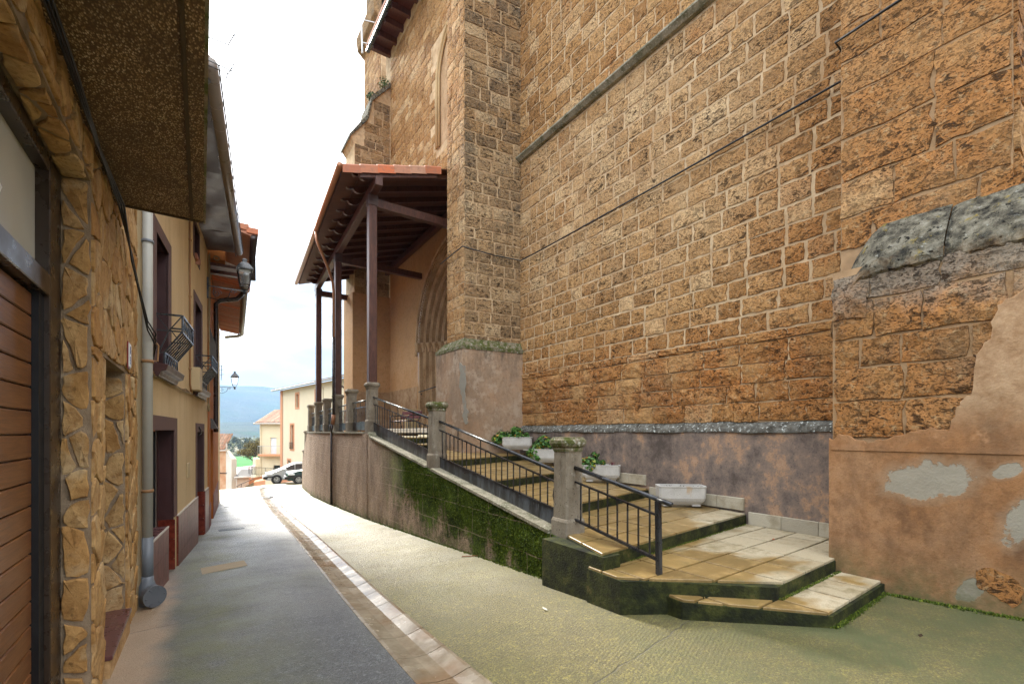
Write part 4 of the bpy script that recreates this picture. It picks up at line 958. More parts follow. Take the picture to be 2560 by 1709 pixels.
r3 = railing((4.0, 4.42, 1.23, 1.05, .56, .5), (4.0, 3.12, .98, .81, .34, .3), 'lowest black iron railing at the foot of the stairs, ending in a post', nbal=8, tall=4, plate=False)
B('handrail_end', MB().tube([(4.0, 3.12, .98), (4.0, 2.95, .945)], .026, 10), 'black_iron', r3, True)
B('end_post', MB().bar((4.0, 3.10, -.22), (4.0, 3.12, .96), .05), 'black_iron', r3)
fl = [(12.95, 15.4), (15.4, 17.9), (17.9, 20.3), (20.3, 22.75), (22.75, 25.6)]
wl = ['first platform railing beyond the near post, pale with rain', 'second platform railing, just left of the thick porch post', 'third platform railing, right of the copper downpipe', 'fourth platform railing, left of the downpipe', 'farthest platform railing by the far corner pillar']
wl = ['platform railing panel between first post and the bare pillar', 'platform railing panel between the bare pillar and middle post', 'platform railing panel just beyond the middle post', 'platform railing panel just before the farthest post', 'platform railing panel beyond the farthest post']
for k, (ya, yb) in enumerate(fl):
    xa = PIL[2+k][0]; xb = PIL[3+k][0]
    railing((xa, ya+.16, 2.62, 2.44, 1.98, 1.74), (xb, yb-.16, 2.62, 2.44, 1.98, 1.74), wl[k], nbal=14, tall=4, group='platform railings')
for k, (i, j) in enumerate(((7, 8), (8, 9))):
    a, b = PIL[i], PIL[j]; railing((a[0], a[1]+.16, a[2]+.96, a[2]+.8, a[2]+.32, a[2]+.08), (b[0], b[1]-.16, b[2]+.96, b[2]+.8, b[2]+.32, b[2]+.08), ('dark railing stepping down beyond the corner pillar', 'lowest dark railing beside the parked cars')[k], nbal=12, tall=4, group='platform railings')

# ================================================================== PORCH ROOF ON POSTS
porch = thing('porch', 'dark wooden porch on tall posts with carved rafter ends over the church door', 'porch', (5, 18, 1.66))
PO = [(4.0, 12.95), (4.24, 17.9), (4.52, 22.75)]
EV0, EV1 = Vector((3.02, 12.30, 8.64)), Vector((3.70, 23.25, 8.64))     # eave line
TS = math.tan(math.radians(17))
def roofz(x, y):
    ex = EV0.x+(EV1.x-EV0.x)*(y-EV0.y)/(EV1.y-EV0.y); return 8.64+(x-ex)*TS
for x, y in PO:
    zt_ = roofz(x, y)-.52
    B('post', MB().ring(x, y, [(.115, 3.08), (.115, zt_)], .12), 'porch_wood', porch)
    B('post_shoe', MB().box(x-.135, x+.135, y-.135, y+.135, zt_-.32, zt_-.02), 'soffit_panel', porch, bevel=.008, seg=1)
    B('tie_beam', MB().box(x+.1, 7.7, y-.075, y+.075, zt_-.30, zt_-.08), 'porch_wood', porch, bevel=.008, seg=1)
    B('tie_beam_lip', MB().box(x+.12, 7.65, y-.095, y+.095, zt_-.325, zt_-.303), 'porch_wood', porch)
za = roofz(*PO[0])-.52
B('plate_beam', MB().bar((PO[0][0]-.02, 12.25, za+.11), (PO[2][0]+.02, 23.3, za+.11), .2, .26), 'porch_wood', porch, bevel=.01, seg=1)
B('wall_plate', MB().bar((7.4, 12.2, roofz(7.4, 12.2)-.40), (7.45, 22.6, roofz(7.45, 22.6)-.40), .2, .24), 'porch_wood', porch)
B('verge_rafter', MB().bar((3.45, 12.34, roofz(3.45, 12.34)-.22), (5.70, 12.34, roofz(5.70, 12.34)-.22), .10, .20), 'porch_wood', porch, bevel=.008, seg=1)
B('post_head', MB().box(3.93, 4.07, 12.28, 12.42, za+.2, za+.42), 'porch_wood', porch)
prof = [(0, .0), (-.10, -.005), (-.20, -.03), (-.28, -.085), (-.36, -.10), (-.42, -.075), (-.47, -.035), (-.52, -.03), (-.55, -.06), (-.58, -.12), (-.60, -.2), (-.60, -.2)]
NR = 14
for i in range(NR):
    s = (i+.35)/NR; y = 12.34+s*(23.2-12.34); ex = EV0.x+(EV1.x-EV0.x)*(y-EV0.y)/(EV1.y-EV0.y)
    f = Vector((ex+.30, y, roofz(ex+.30, y)-.075)); r1 = Vector((7.5, y, roofz(7.5, y)-.075))
    mb = MB().bar((f.x+.62, y, roofz(f.x+.62, y)-.155), (7.5, y, roofz(7.5, y)-.155), .09, .15)
    B('rafter', mb, 'porch_wood', porch)
    # carved double-curved rafter foot
    pr = [(0, 0), (.06, -.06), (.12, -.075), (.17, -.06), (.21, -.075), (.25, -.14), (.33, -.19), (.44, -.2), (.52, -.16), (.56, -.12), (.64, -.16), (.64, 0)]
    mb = MB().prism(pr, lambda a, b, c: (f.x+a, y+c, roofz(f.x+a, y)-.078+b), -.045, .045); B('rafter_foot', mb, 'porch_wood', porch)
NBD = 9
for k in range(NBD):                                       # ceiling boards run along the porch
    x0 = 3.06+k*.5; mb = MB()
    vs = []
    for y in (12.30, 23.25):
        ex = EV0.x+(EV1.x-EV0.x)*(y-EV0.y)/(EV1.y-EV0.y)-3.02
        for x in (x0+ex+.004, min(7.58, x0+.496+ex)):
            vs.append((x, y, roofz(x, y)-.075))
    vs += [(a, b, c+.03) for a, b, c in vs]
    mb.add(vs, [(0, 1, 3, 2), (4, 6, 7, 5), (0, 4, 5, 1), (2, 3, 7, 6), (0, 2, 6, 4), (1, 5, 7, 3)]); B('ceiling_board', mb, 'ceiling_board', porch)
# gutter, brackets, downpipe
gp0 = EV0+Vector((-.06, -.02, -.02)); gp1 = EV1+Vector((-.06, .03, -.02))
B('gutter', MB().tube([gp0, gp1], .075, 12), 'copper_pipe', porch, True)
def lpt(s): return gp0+(gp1-gp0)*s
ypipe = 17.72; xp_ = 4.05
s_ = .40; g = lpt(s_)
pts = [g+Vector((.0, 0, -.05)), g+Vector((.02, 0, -.35)), g+Vector((.10, .02, -.55)), Vector((3.75, 17.2, 7.52)), Vector((3.98, 17.6, 7.22)), Vector((4.04, 17.70, 6.9)), Vector((4.04, 17.70, 5.2))]
B('downpipe', MB().tube(pts, .05, 10), 'copper_pipe', porch, True)
B('downpipe_lower', MB().tube([(4.04, 17.70, 5.2), (4.04, 17.70, 2.30)], .052, 10), 'gutter_dark', porch, True)
B('downpipe_collar', MB().tube([(4.04, 17.70, 2.32), (4.0, 17.70, 1.95)], .07, 10), 'copper_pipe', porch, True)
B('pipe_hopper', MB().lathe(3.96, 17.70, [(.03, 1.6), (.045, 1.75), (.085, 1.94)], 10), 'gutter_dark', porch, True)
B('wall_pipe', MB().tube([(3.955, 17.70, 1.7), (3.95, 17.70, gz(17.7)+.02)], .034, 8), 'gutter_dark', porch, True)
# tiles: a verge row seen edge-on, and the field of tiles above
vt = 6
for k in range(vt):
    x0 = 3.02+k*.46; L_ = .50; mb = MB()
    n = 6
    for e_ in (0, 1):
        x = x0+e_*L_; z = roofz(x, 12.3)+.015+(.022 if e_ == 0 else 0)
        for i in range(n+1):
            a = math.pi*i/n; mb.v.append((x, 12.36-.13*math.cos(a), z-.10+.12*math.sin(a)+ (0 if i else -.15)))
        for i in range(n+1):
            a = math.pi*i/n; mb.v.append((x, 12.36-.113*math.cos(a), z-.10+.103*math.sin(a)+(0 if i else -.15)))
    N1 = n+1
    for i in range(n):
        mb.f += [(i, i+1, i+1+2*N1, i+2*N1), (N1+i+1, N1+i, N1+i+2*N1, N1+i+1+2*N1), (i, N1+i, N1+i+1, i+1), (2*N1+i, 2*N1+i+1, 3*N1+i+1, 3*N1+i)]
    mb.f += [(0, 2*N1, 3*N1, N1), (n, N1+n, 3*N1+n, 2*N1+n)]
    B('verge_tile', mb, 'clay_tile', porch)
mb = MB()
ny = 46; y_ = 12.55
while y_ < 23.1:
    ex = EV0.x+(EV1.x-EV0.x)*(y_-EV0.y)/(EV1.y-EV0.y); rows = 10
    for r_ in range(rows):
        x0 = ex+r_*.44; x1 = min(7.55, x0+.48)
        if x0 >= 7.5: break
        o = len(mb.v)
        for x in (x0, x1):
            for i in range(5): a = math.pi*i/4; mb.v.append((x, y_+.10*math.cos(a), roofz(x, y_)-.03+.085*math.sin(a)+(.02 if x == x0 else 0)))
        for i in range(4): mb.f.append((o+i, o+i+1, o+i+6, o+i+5))
    y_ += .235
tag(B('roof_tiles', mb, 'clay_tile', porch), kind='stuff')
mb = MB(); vs = []
for y in (12.42, 23.2):
    ex = EV0.x+(EV1.x-EV0.x)*(y-EV0.y)/(EV1.y-EV0.y)
    vs += [(ex, y, roofz(ex, y)-.04), (7.58, y, roofz(7.58, y)-.04)]
B('roof_deck', MB().add(vs, [(0, 1, 3, 2)]), 'porch_wood', porch)

# ================================================================== BENCH, PLANTERS, PLANTS
bench = thing('bench', 'bench with dark red seat and back and black tubular arms on the platform', 'bench', (6.5, 16.9, 1.665), rz=math.radians(8), local=True)
for k in range(3): B('seat_slat', MB().box(-.24+k*.15, -.11+k*.15, -.75, .75, .43, .455), 'bench_red', bench, bevel=.006, seg=1)
for k in range(2): B('back_slat', MB().bar((.24+k*.05, -.75, .60+k*.16), (.24+k*.05, .75, .60+k*.16), .02, .13), 'bench_red', bench, bevel=.006, seg=1)
for y in (-.7, .7):
    B('arm_frame', MB().tube([(-.24, y, 0), (-.25, y, .60), (-.20, y, .655), (.12, y, .655), (.22, y, .64)], .017, 8), 'black_iron', bench, True)
    B('leg', MB().tube([(.16, y, .43), (.30, y, 0)], .017, 8), 'black_iron', bench, True)
    B('back_support', MB().tube([(.16, y, .42), (.24, y, .60), (.31, y, .84)], .017, 8), 'black_iron', bench, True)
    B('seat_support', MB().tube([(-.25, y, .42), (.17, y, .42)], .017, 8), 'black_iron', bench, True)
def planter_mesh():
    mb = MB(); L, W, Hh = .39, .17, .33
    prof = [(-.10, -.07, .0), (-.06, -.05, .025), (-.015, -.02, .07), (0, 0, .12), (.005, .005, .30), (.012, .012, .31), (.012, .012, Hh), (-.02, -.02, Hh), (-.028, -.028, Hh-.06)]
    def ringp(dl, dw, z):
        l, w_ = L+dl, W+dw; c = .035
        return [(l, -w_+c, z), (l, w_-c, z), (l-c, w_, z), (-l+c, w_, z), (-l, w_-c, z), (-l, -w_+c, z), (-l+c, -w_, z), (l-c, -w_, z)]
    for p in prof: mb.v += ringp(*p)
    for i in range(len(prof)-1):
        for k in range(8): a = i*8+k; b = i*8+(k+1) % 8; mb.f.append((a, b, b+8, a+8))
    mb.f.append(tuple(range(7, -1, -1)))
    return mb
PLM = planter_mesh(); 
def planter(x, y, z, rz, label):
    t = thing('planter', label, 'planter', (x, y, z), 'pale stone planters on the stairs', rz, True)
    o = B('trough', PLM, 'planter_stone', t)
    B('soil', MB().box(-.37, .37, -.15, .15, .20, .285), 'soil', t)
    for sx in (-1, 1): B('foot', MB().box(sx*.24-.07, sx*.24+.07, -.11, .11, -.02, .012), 'planter_stone', t)
    return t
FACE = -YAW+math.radians(-6)
planter(6.93, 4.93, .43, FACE, 'empty pale stone planter on the lowest planter step')
planter(7.05, 6.98, .66, FACE, 'stone planter with a small geranium and a red-leaved sprig')
planter(7.05, 8.75, .94, FACE-.1, 'stone planter half hidden behind the lowest pillar')
planter(6.95, 9.95, 1.22, FACE, 'uppermost stone planter below the buttress plaster')
def geranium(cx, cy, z0, rz, blobs, label, n=150, size=.035):
    t = thing('geranium', label, 'plant', (cx, cy, z0), 'geraniums in the planters', rz, True)
    mb = MB(); st = MB()
    for (bx, by, bz, r) in blobs:
        leaf_cloud(mb, (bx, by, bz), (r*1.1, r*.9, r*.95), int(n*(r/.14)**1.5), size, R, .9, True)
        st.tube([(bx*.5, by*.4, 0), (bx*.85, by*.8, bz*.6), (bx, by, bz)], [.008, .007, .004], 5)
    B('foliage', mb, 'geranium_leaf', t); B('stem', st, 'stem_green', t)
    return t
geranium(6.95, 9.95, 1.50, FACE, [(-.52, -.05, .0, .15), (-.40, -.05, .10, .15), (-.22, 0, .08, .15), (-.05, 0, .20, .16), (.02, -.05, .06, .15), (.22, 0, .08, .10)], 'spreading geranium spilling over the left end of the uppermost planter')
geranium(7.05, 8.75, 1.22, FACE-.1, [(-.38, -.08, -.02, .16), (-.25, 0, .14, .16), (-.10, 0, .24, .17), (-.30, -.12, -.16, .13), (.08, 0, .18, .14)], 'tall geranium with a few orange leaves behind the lowest pillar')
geranium(7.05, 6.98, .94, FACE, [(-.33, -.05, .08, .14), (-.17, -.02, .15, .14), (-.22, -.14, .0, .11), (-.12, 0, .27, .08), (.04, 0, .10, .07)], 'compact geranium at the left end of the second planter', 120, .03)
mb = MB()
for i in range(14):
    a = R.uniform(0, 6.28); p = Vector((.24, 0, 0)); q = p+Vector((math.cos(a)*.07, math.sin(a)*.05, R.uniform(.05, .13))); mb.bar(p, q, .012, .004)
t = thing('red_sprig', 'small red-leaved sprig at the right end of the second planter', 'plant', (7.05, 6.98, .94), rz=FACE, local=True); B('leaf', mb, 'red_leaf', t)
mb = MB(); 
for sx in (-.2, .02, .26):
    for i in range(9):
        a = R.uniform(0, 6.28); p = Vector((sx, 0, 0)); mb.bar(p, p+Vector((math.cos(a)*.05, math.sin(a)*.05, R.uniform(.01, .05))), .01, .004)
t = thing('dead_sprig', 'withered sprigs in the soil of the empty planter', 'plant', (6.93, 4.93, .715), rz=FACE, local=True); B('twig', mb, 'soil', t)
# handrail of the church door
dh = thing('door_handrail', 'thin dark handrail beside the columns of the church portal', 'handrail', (7.1, 17.4, 2.9))
B('rail', MB().tube([atX(1047, 980, 7.2), atX(1096, 964, 7.2)], .022, 8), 'black_iron', dh, True); B('bracket', MB().tube([atX(1053, 985, 7.25), atX(1053, 985, 7.6)], .03, 8), 'black_iron', dh, True)
# moss at the foot of walls and steps
mb = MB(); rr = random.Random(5)
def tuft(x, y, z, s):
    for _ in range(5):
        a = rr.uniform(0, 6.28); d = Vector((math.cos(a), math.sin(a), 0)); p = Vector((x+rr.uniform(-.02, .02), y+rr.uniform(-.02, .02), z)); h = s*rr.uniform(.5, 1.2)
        mb.add([p-d.cross(Vector((0, 0, 1)))*s*.35, p+d.cross(Vector((0, 0, 1)))*s*.35, p+d*s*.5+Vector((0, 0, h))], [(0, 1, 2)])
for _ in range(1700):
    y = 3.8+(rr.random()**1.3)*20; tuft(rx_(y)-abs(rr.gauss(0, .022)), y, gz(y), .022)
for _ in range(700): y = rr.uniform(-.6, 1.9); tuft(6.2-abs(rr.gauss(0, .03)), y, gz(y)+.03, .022)
for _ in range(420): s = rr.random(); tuft(4.74+1.5*s, 1.77+.06*s-abs(rr.gauss(0, .015)), gz(1.8)+.02, .02)
for _ in range(260): s = rr.random(); tuft(4.7+1.55*s, 2.22+.06*s-.012, .045, .014)
for _ in range(260): s = rr.random(); tuft(4.1+3.2*s, lin((3.58, 3.56), (7.6, 4.02), 4.1+3.2*s)-.012, .195, .016)
for _ in range(150):                                  # cushions hanging on the wall face below the coping
    y0_ = rr.uniform(4.3, 10.0); z0_ = rtop(y0_)-abs(rr.gauss(.25, .35)); s_c = rr.uniform(.05, .16)
    for _2 in range(rr.randrange(14, 46)):
        y = y0_+rr.gauss(0, s_c); z = z0_+rr.gauss(0, s_c*1.5)
        if gz(y)+.02 < z < rtop(y)-.02: tuft(rx_(y)-.006, y, z, .024)
tag(link('moss', mb.me('moss', 'moss_tuft')), 'bright green moss along the foot of the walls and steps', 'moss', kind='stuff')
# little litter
for (u, v, lab) in ((1175, 1391, 'thin brown twig lying on the street below the mossy wall'),):
    p = atT(u, v, 1.0); r_ = ray(u, v); t_ = EYE/(-(r_.z-SLOPE*r_.y)); p = Vector((0, 0, EYE))+r_*t_; solo('twig', MB().tube([p+Vector((-.12, .06, .012)), p+Vector((.12, -.05, .012))], .008, 5), 'far_rust', lab, 'twig')
lit = MB(); leafl = ['pale fallen leaf on the street in front of the low pillar', 'brown fallen leaf beside the lowest step', 'dark fallen leaf on the street at the lower right', 'dry fallen leaf on the second step']
for k, (x, y, z, s) in enumerate(((3.05, 3.85, None, .05), (5.35, 1.55, None, .035), (5.1, 1.25, None, .05), (6.6, 3.2, .197, .04))):
    z = gz(y)+.02 if z is None else z
    a = R.uniform(0, 3); d = Vector((math.cos(a), math.sin(a), .1))*s; e_ = Vector((-math.sin(a), math.cos(a), .2))*s*.5; p = Vector((x, y, z))
    solo('fallen_leaf', MB().add([p-d, p+e_, p+d, p-e_], [(0, 1, 2, 3)]), ('pale_slab', 'far_rust', 'soil', 'far_rust')[k], leafl[k], 'leaf', base=tuple(p))

# ================================================================== STONE-CLAD HOUSE WITH GARAGE (left foreground)
h1 = thing('stone_clad_house', 'house front clad in irregular ochre flagstones with garage and overhanging balcony', 'house', (-.9, 4.5, -.3))
HX = -.63
BW = B('wall', MB().box(-1.6, HX-.02, 4.32, 4.83, -.6, 3.79).box(-1.6, HX-.02, 4.83, 6.06, 2.30, 3.79).box(-1.6, HX-.02, 6.06, 7.0, -.6, 3.79).box(-1.6, HX-.02, 4.83, 6.06, -.6, -.14)
       .box(-1.6, HX-.02, -3, 4.32, 3.46, 3.79).box(-1.6, HX-.02, 5.5, 7.0, 3.79, 9), 'flag_mortar', h1)
# irregular flagstones: Voronoi cells of jittered points, clipped, roughened and raised
def voronoi(y0, y1, z0, z1, dy, dz, rnd):
    pts = []
    ny = max(1, round((y1-y0)/dy)); nz = max(1, round((z1-z0)/dz))
    for i in range(-1, ny+1):
        for j in range(-1, nz+1):
            pts.append((y0+(i+.5+rnd.uniform(-.42, .42)+(.5 if j % 2 else 0)*.6)*(y1-y0)/ny, z0+(j+.5+rnd.uniform(-.42, .42))*(z1-z0)/nz))
    cells = []
    for i, p in enumerate(pts):
        c = [(y0, z0), (y1, z0), (y1, z1), (y0, z1)]
        for j, q in enumerate(pts):
            if i == j: continue
            a, b = p[0]-q[0], p[1]-q[1]
            c = clip(c, a, b, -(a*(p[0]+q[0])+b*(p[1]+q[1]))/2)
            if len(c) < 3: break
        if len(c) >= 3: cells.append(c)
    return cells
def flag(c, fn, rnd, th=.016, gap=.008):
    c = shrink(c, gap*rnd.uniform(.5, 1.9))
    if len(c) < 3 or parea(c) < .0035: return None
    cx = sum(p[0] for p in c)/len(c); cz = sum(p[1] for p in c)/len(c); pr = []
    for p, q in zip(c, c[1:]+c[:1]):
        L = math.hypot(q[0]-p[0], q[1]-p[1])
        pr.append((p[0]+(cx-p[0])*rnd.uniform(.02, .10), p[1]+(cz-p[1])*rnd.uniform(.02, .10)))
        k = 1 if L < .12 else 2 if L < .25 else 3
        for s in range(1, k+1):
            t = s/(k+1); j = rnd.uniform(-.012, .010); nx, nz = (q[1]-p[1])/max(L, 1e-4), -(q[0]-p[0])/max(L, 1e-4)
            pr.append((p[0]+(q[0]-p[0])*t+nx*j, p[1]+(q[1]-p[1])*t+nz*j))
    n = len(pr); mb = MB(); d = th*rnd.uniform(.7, 1.3); tl1, tl2 = rnd.uniform(-.06, .06), rnd.uniform(-.06, .06)
    for y, z in pr: mb.v.append(fn(y, z, -.02))
    for y, z in pr: mb.v.append(fn(y, z, d*.72+(y-cx)*tl1+(z-cz)*tl2))
    for y, z in pr: mb.v.append(fn(cx+(y-cx)*.92, cz+(z-cz)*.92, d+(y-cx)*tl1+(z-cz)*tl2+rnd.uniform(-.004, .004)))
    mb.v.append(fn(cx, cz, d+rnd.uniform(-.004, .008)))
    for i in range(n):
        k = (i+1) % n; mb.f += [(i, k, k+n, i+n), (i+n, k+n, k+2*n, i+2*n), (i+2*n, k+2*n, 3*n)]
    return mb
rf = random.Random(21); nflag = 0
def clad(y0, y1, z0, z1, fn, dy, dz, wall=BW):
    global nflag
    for c in voronoi(y0, y1, z0, z1, dy, dz, rf):
        mb = flag(c, fn, rf)
        if mb: B('flagstone', mb, 'flagstone', wall); nflag += 1
street = lambda y, z, d: (HX-.02+d, y, z)
clad(4.34, 4.82, -.35, 2.32, street, .20, .33)
clad(6.07, 6.98, -.45, 2.32, street, .24, .34)
clad(4.34, 6.98, 2.32, 3.74, street, .25, .34)
clad(5.52, 6.98, 3.76, 5.2, street, .28, .34)
clad(1.4, 4.34, 3.47, 3.74, street, .3, .26)
jamb = lambda x, z, d: (x, 4.32-d, z)                       # garage reveal facing the camera
clad(-.80, HX-.02, -.3, 3.45, jamb, .20, .34)
jamb2 = lambda x, z, d: (x, 6.06-d, z)                      # far jamb of the doorway
clad(-1.15, HX-.02, -.12, 2.29, jamb2, .26, .28)
soff = lambda x, y, d: (x, y, 3.46-d)                       # underside of the garage lintel
clad(-.80, HX-.02, 1.3, 4.3, soff, .2, .30)
B('door', MB().box(-1.3, -1.25, 4.83, 6.06, -.14, 2.3), 'garage_wood', h1)
B('threshold', MB().box(-1.25, HX+.035, 4.84, 6.05, -.14, -.10), 'threshold_tile', h1, bevel=.006, seg=1)
B('threshold_front', MB().box(HX-.03, HX+.02, 4.84, 6.05, -.6, -.142), 'flagstone', h1)
# garage: frame, door of planks, frosted transom
gd = B('garage_door', MB().box(-1.1, -.885, .5, 3.96, -.35, 2.55), 'gasket_black', h1)
pz = -.35; 
while pz < 2.5:
    B('plank', MB().box(-.886, -.862, .5, 3.955, pz+.004, min(pz+.145, 2.55)-.004), 'garage_wood', gd, bevel=.006, seg=1); pz += .145
fr = B('garage_frame', MB().box(-.93, -.80, 4.06, 4.325, -.4, 3.46).box(-.93, -.80, .5, 4.06, 2.56, 2.70).box(-.93, -.80, .5, 4.06, 3.36, 3.46), 'garage_frame', h1, bevel=.006, seg=1)
B('gasket', MB().box(-.90, -.83, 3.955, 4.06, -.4, 2.56), 'gasket_black', h1)
B('transom_pane', MB().box(-.90, -.87, .5, 4.06, 2.70, 3.36), 'frosted_glass', h1)
mbp = MB().prism([(.5, 2.71), (3.42, 2.71), (3.44, 2.80), (3.40, 2.86), (3.43, 2.92), (3.48, 2.98), (3.42, 3.0), (.5, 3.01)], lambda a, b, c: (c, a, b), -.8705, -.866); B('torn_film', mbp, 'plate_white', h1)
# balcony slab over the street with exposed aggregate soffit
slab = B('balcony_slab', MB().box(-1.5, .012, -3, 5.46, 3.76, 3.93), 'pebble_soffit', h1)
B('drip_strip', MB().box(-.095, -.07, -3, 5.40, 3.748, 3.759), 'slab_strip', slab)
B('end_strip', MB().box(-.60, .01, 5.40, 5.43, 3.748, 3.759), 'slab_strip', slab)
B('slab_edge', MB().box(.012, .03, -3, 5.47, 3.763, 3.95), 'slab_edge', slab)
np_ = B('number_plate', MB().box(HX+.005, HX+.022, 6.02, 6.15, 2.36, 2.60), 'plate_white', h1, bevel=.004, seg=1)
B('plate_rim', MB().box(HX+.003, HX+.012, 6.005, 6.165, 2.345, 2.615), 'plate_rim', np_)
# the digits "83" as raised strokes
def seg_digit(y, z, w_, h_, segs):
    mb = MB(); t_ = .014; X0, X1 = HX+.0225, HX+.0245
    S = {'a': (y, y+w_, z+h_-t_, z+h_), 'g': (y, y+w_, z+h_/2-t_/2, z+h_/2+t_/2), 'd': (y, y+w_, z, z+t_), 'f': (y, y+t_, z+h_/2+t_/2, z+h_-t_), 'b': (y+w_-t_, y+w_, z+h_/2+t_/2, z+h_-t_), 'e': (y, y+t_, z+t_, z+h_/2-t_/2), 'c': (y+w_-t_, y+w_, z+t_, z+h_/2-t_/2)}
    for s in segs: a, b, c, d = S[s]; mb.box(X0, X1, a, b, c, d)
    return mb
B('numeral', seg_digit(6.045, 2.39, .05, .075, 'abcdg'), 'plate_ink', np_); B('numeral', seg_digit(6.045, 2.495, .05, .075, 'abcdefg'), 'plate_ink', np_)
# cable bundle under the slab
cb = thing('cable_bundle', 'black cable bundle sagging along the top of the flagstone wall', 'cable', (-.6, 5, 3.6))
for k in range(3):
    o = k*.018; pts = [(HX+.03+o, 1.2, 3.70-o), (HX+.035+o, 2.4, 3.66), (HX+.03+o, 3.4, 3.69-o), (HX+.035, 4.3, 3.66+o), (HX+.03+o, 5.2, 3.68), (HX+.04, 6.0, 3.50-o*2), (HX+.05, 6.5, 3.30-o), (HX+.10, 6.85, 3.0-o*3), (HX+.16, 7.12, 2.90-o*4), (HX+.12, 7.2, 2.78-o*6)]
    B('strand', MB().tube(pts, .008, 6), 'black_cable', cb, True)
# drainpipe at the party wall
dp = thing('drainpipe', 'pale drainpipe with dark grey foot and round cleaning cap at the house corner', 'drainpipe', (-.54, 7.02, -.4))
B('upper_pipe', MB().tube([(-.545, 7.05, 6.2), (-.545, 7.05, .35)], .052, 14), 'pvc_pale', dp, True)
B('lower_pipe', MB().tube([(-.545, 7.05, .42), (-.545, 7.05, -.12)], .058, 14), 'pvc_grey', dp, True)
B('reducer', MB().lathe(-.545, 7.05, [(.06, -.05), (.062, -.10), (.085, -.17), (.088, -.30), (.085, -.40)], 16), 'pvc_grey', dp, True)
cap = B('cleaning_cap', MB().tube([(-.50, 6.93, -.26), (-.46, 6.86, -.26)], .125, 20), 'pvc_cap', dp)
for a in range(6): an = a*math.pi/3; c_ = Vector((-.458, 6.856, -.26)); u_ = Vector((.87, .5, 0)); q_ = c_+u_*math.cos(an)*.095+Vector((0, 0, math.sin(an)*.095)); B('cap_rib', MB().bar(q_-u_*.012*math.sin(an), q_+u_*.012*math.sin(an)+Vector((0, 0, .02*math.cos(an))), .012), 'pvc_cap', cap)
for z in (2.55, .98, 4.0): B('pipe_clip', MB().tube([(-.545, 7.05, z-.018), (-.545, 7.05, z+.018)], .062, 14), 'brown_conduit' if z < 3 else 'pvc_grey', dp, True)
B('rusty_hook', MB().tube([(-.48, 7.06, 2.56), (-.45, 7.06, 2.56), (-.44, 7.06, 2.75), (-.46, 7.06, 2.78)], .010, 6), 'brown_conduit', dp)
# wire drying rack on the balcony above
rk = thing('drying_rack', 'thin wire clothes drying rack hanging out above the balcony', 'drying rack', (.2, 5.3, 5.2))
D_ = 4.6
loops = [[(508, 38), (586, 75), (585, 160), (570, 185), (512, 160)], [(510, 40), (507, 125), (512, 160)], [(586, 85), (571, 112), (508, 88)], [(508, 145), (580, 178), (582, 163)]]
for L_ in loops: B('wire', MB().tube([atT(u, v, D_+.15*i) for i, (u, v) in enumerate(L_)], .0055, 5), 'black_iron', rk)
B('hook', MB().tube([atT(568, 185, D_+.4), atT(566, 196, D_+.4), atT(570, 198, D_+.4)], .006, 5), 'black_iron', rk)

# ================================================================== CREAM RENDERED HOUSE
RZ2 = -math.atan(.104)
h2 = thing('cream_house', 'cream rendered house with maroon doors, purple-brown surrounds and red tile dado', 'house', (-.6, 7.1, 0), rz=RZ2, local=True)
k2 = 1.0054
def ly(Y): return (Y-7.1)*k2
LEN2 = ly(13.98)
def openings_wall(parent, name, y0, y1, z0, z1, ops, mat, rmat, depth_=.24):
    ys_ = sorted({y0, y1, *[o[0] for o in ops], *[o[1] for o in ops]}); zs_ = sorted({z0, z1, *[o[2] for o in ops], *[o[3] for o in ops]}); mb = MB()
    for a, b in zip(ys_, ys_[1:]):
        for c, d in zip(zs_, zs_[1:]):
            my, mz = (a+b)/2, (c+d)/2
            if any(o[0] < my < o[1] and o[2] < mz < o[3] for o in ops): continue
            mb.quad((0, a, c), (0, b, c), (0, b, d), (0, a, d))
    mb.quad((0, y0, z0), (0, y0, z1), (-4, y0, z1), (-4, y0, z0)); mb.quad((0, y1, z0), (0, y1, z1), (-4, y1, z1), (-4, y1, z0)); mb.quad((0, y0, z1), (0, y1, z1), (-4, y1, z1), (-4, y0, z1))
    w_ = B(name, mb, mat, parent)
    for a, b, c, d in ops:
        mb = MB(); mb.quad((0, a, c), (0, a, d), (-depth_, a, d), (-depth_, a, c)); mb.quad((0, b, c), (0, b, d), (-depth_, b, d), (-depth_, b, c)); mb.quad((0, a, d), (0, b, d), (-depth_, b, d), (-depth_, a, d)); mb.quad((0, a, c), (0, b, c), (-depth_, b, c), (-depth_, a, c))
        B('reveal', mb, rmat, w_)
    return w_
W1 = (ly(7.85), ly(8.75), 2.62, 4.42); W2_ = (ly(11.64), ly(12.68), 2.62, 4.45); W3 = (ly(11.50), ly(12.28), 5.42, 6.05)
D1 = (ly(7.40), ly(9.21), -1.2, 1.72); D2 = (ly(11.93), ly(13.10), -1.3, 1.69)
hw = openings_wall(h2, 'wall', 0, LEN2, -1.4, 6.35, [W1, W2_, W3, D1, D2], 'cream_render', 'maroon_paint')
def surround(o, w_, bottom=True, w2=None, t_=.014):
    a, b, c, d = o; w2 = w2 or w_; mb = MB().box(-.03, t_, a-w_, a, c, d+w2).box(-.03, t_, b, b+w_, c, d+w2).box(-.03, t_, a, b, d, d+w2)
    return B('surround', mb, 'surround_paint', h2)
surround(W1, .18); surround(W2_, .18); surround(W3, .10)
B('surround_sill', MB().box(-.03, .014, W3[0]-.1, W3[1]+.1, W3[2]-.10, W3[2]-.001), 'surround_paint', h2)
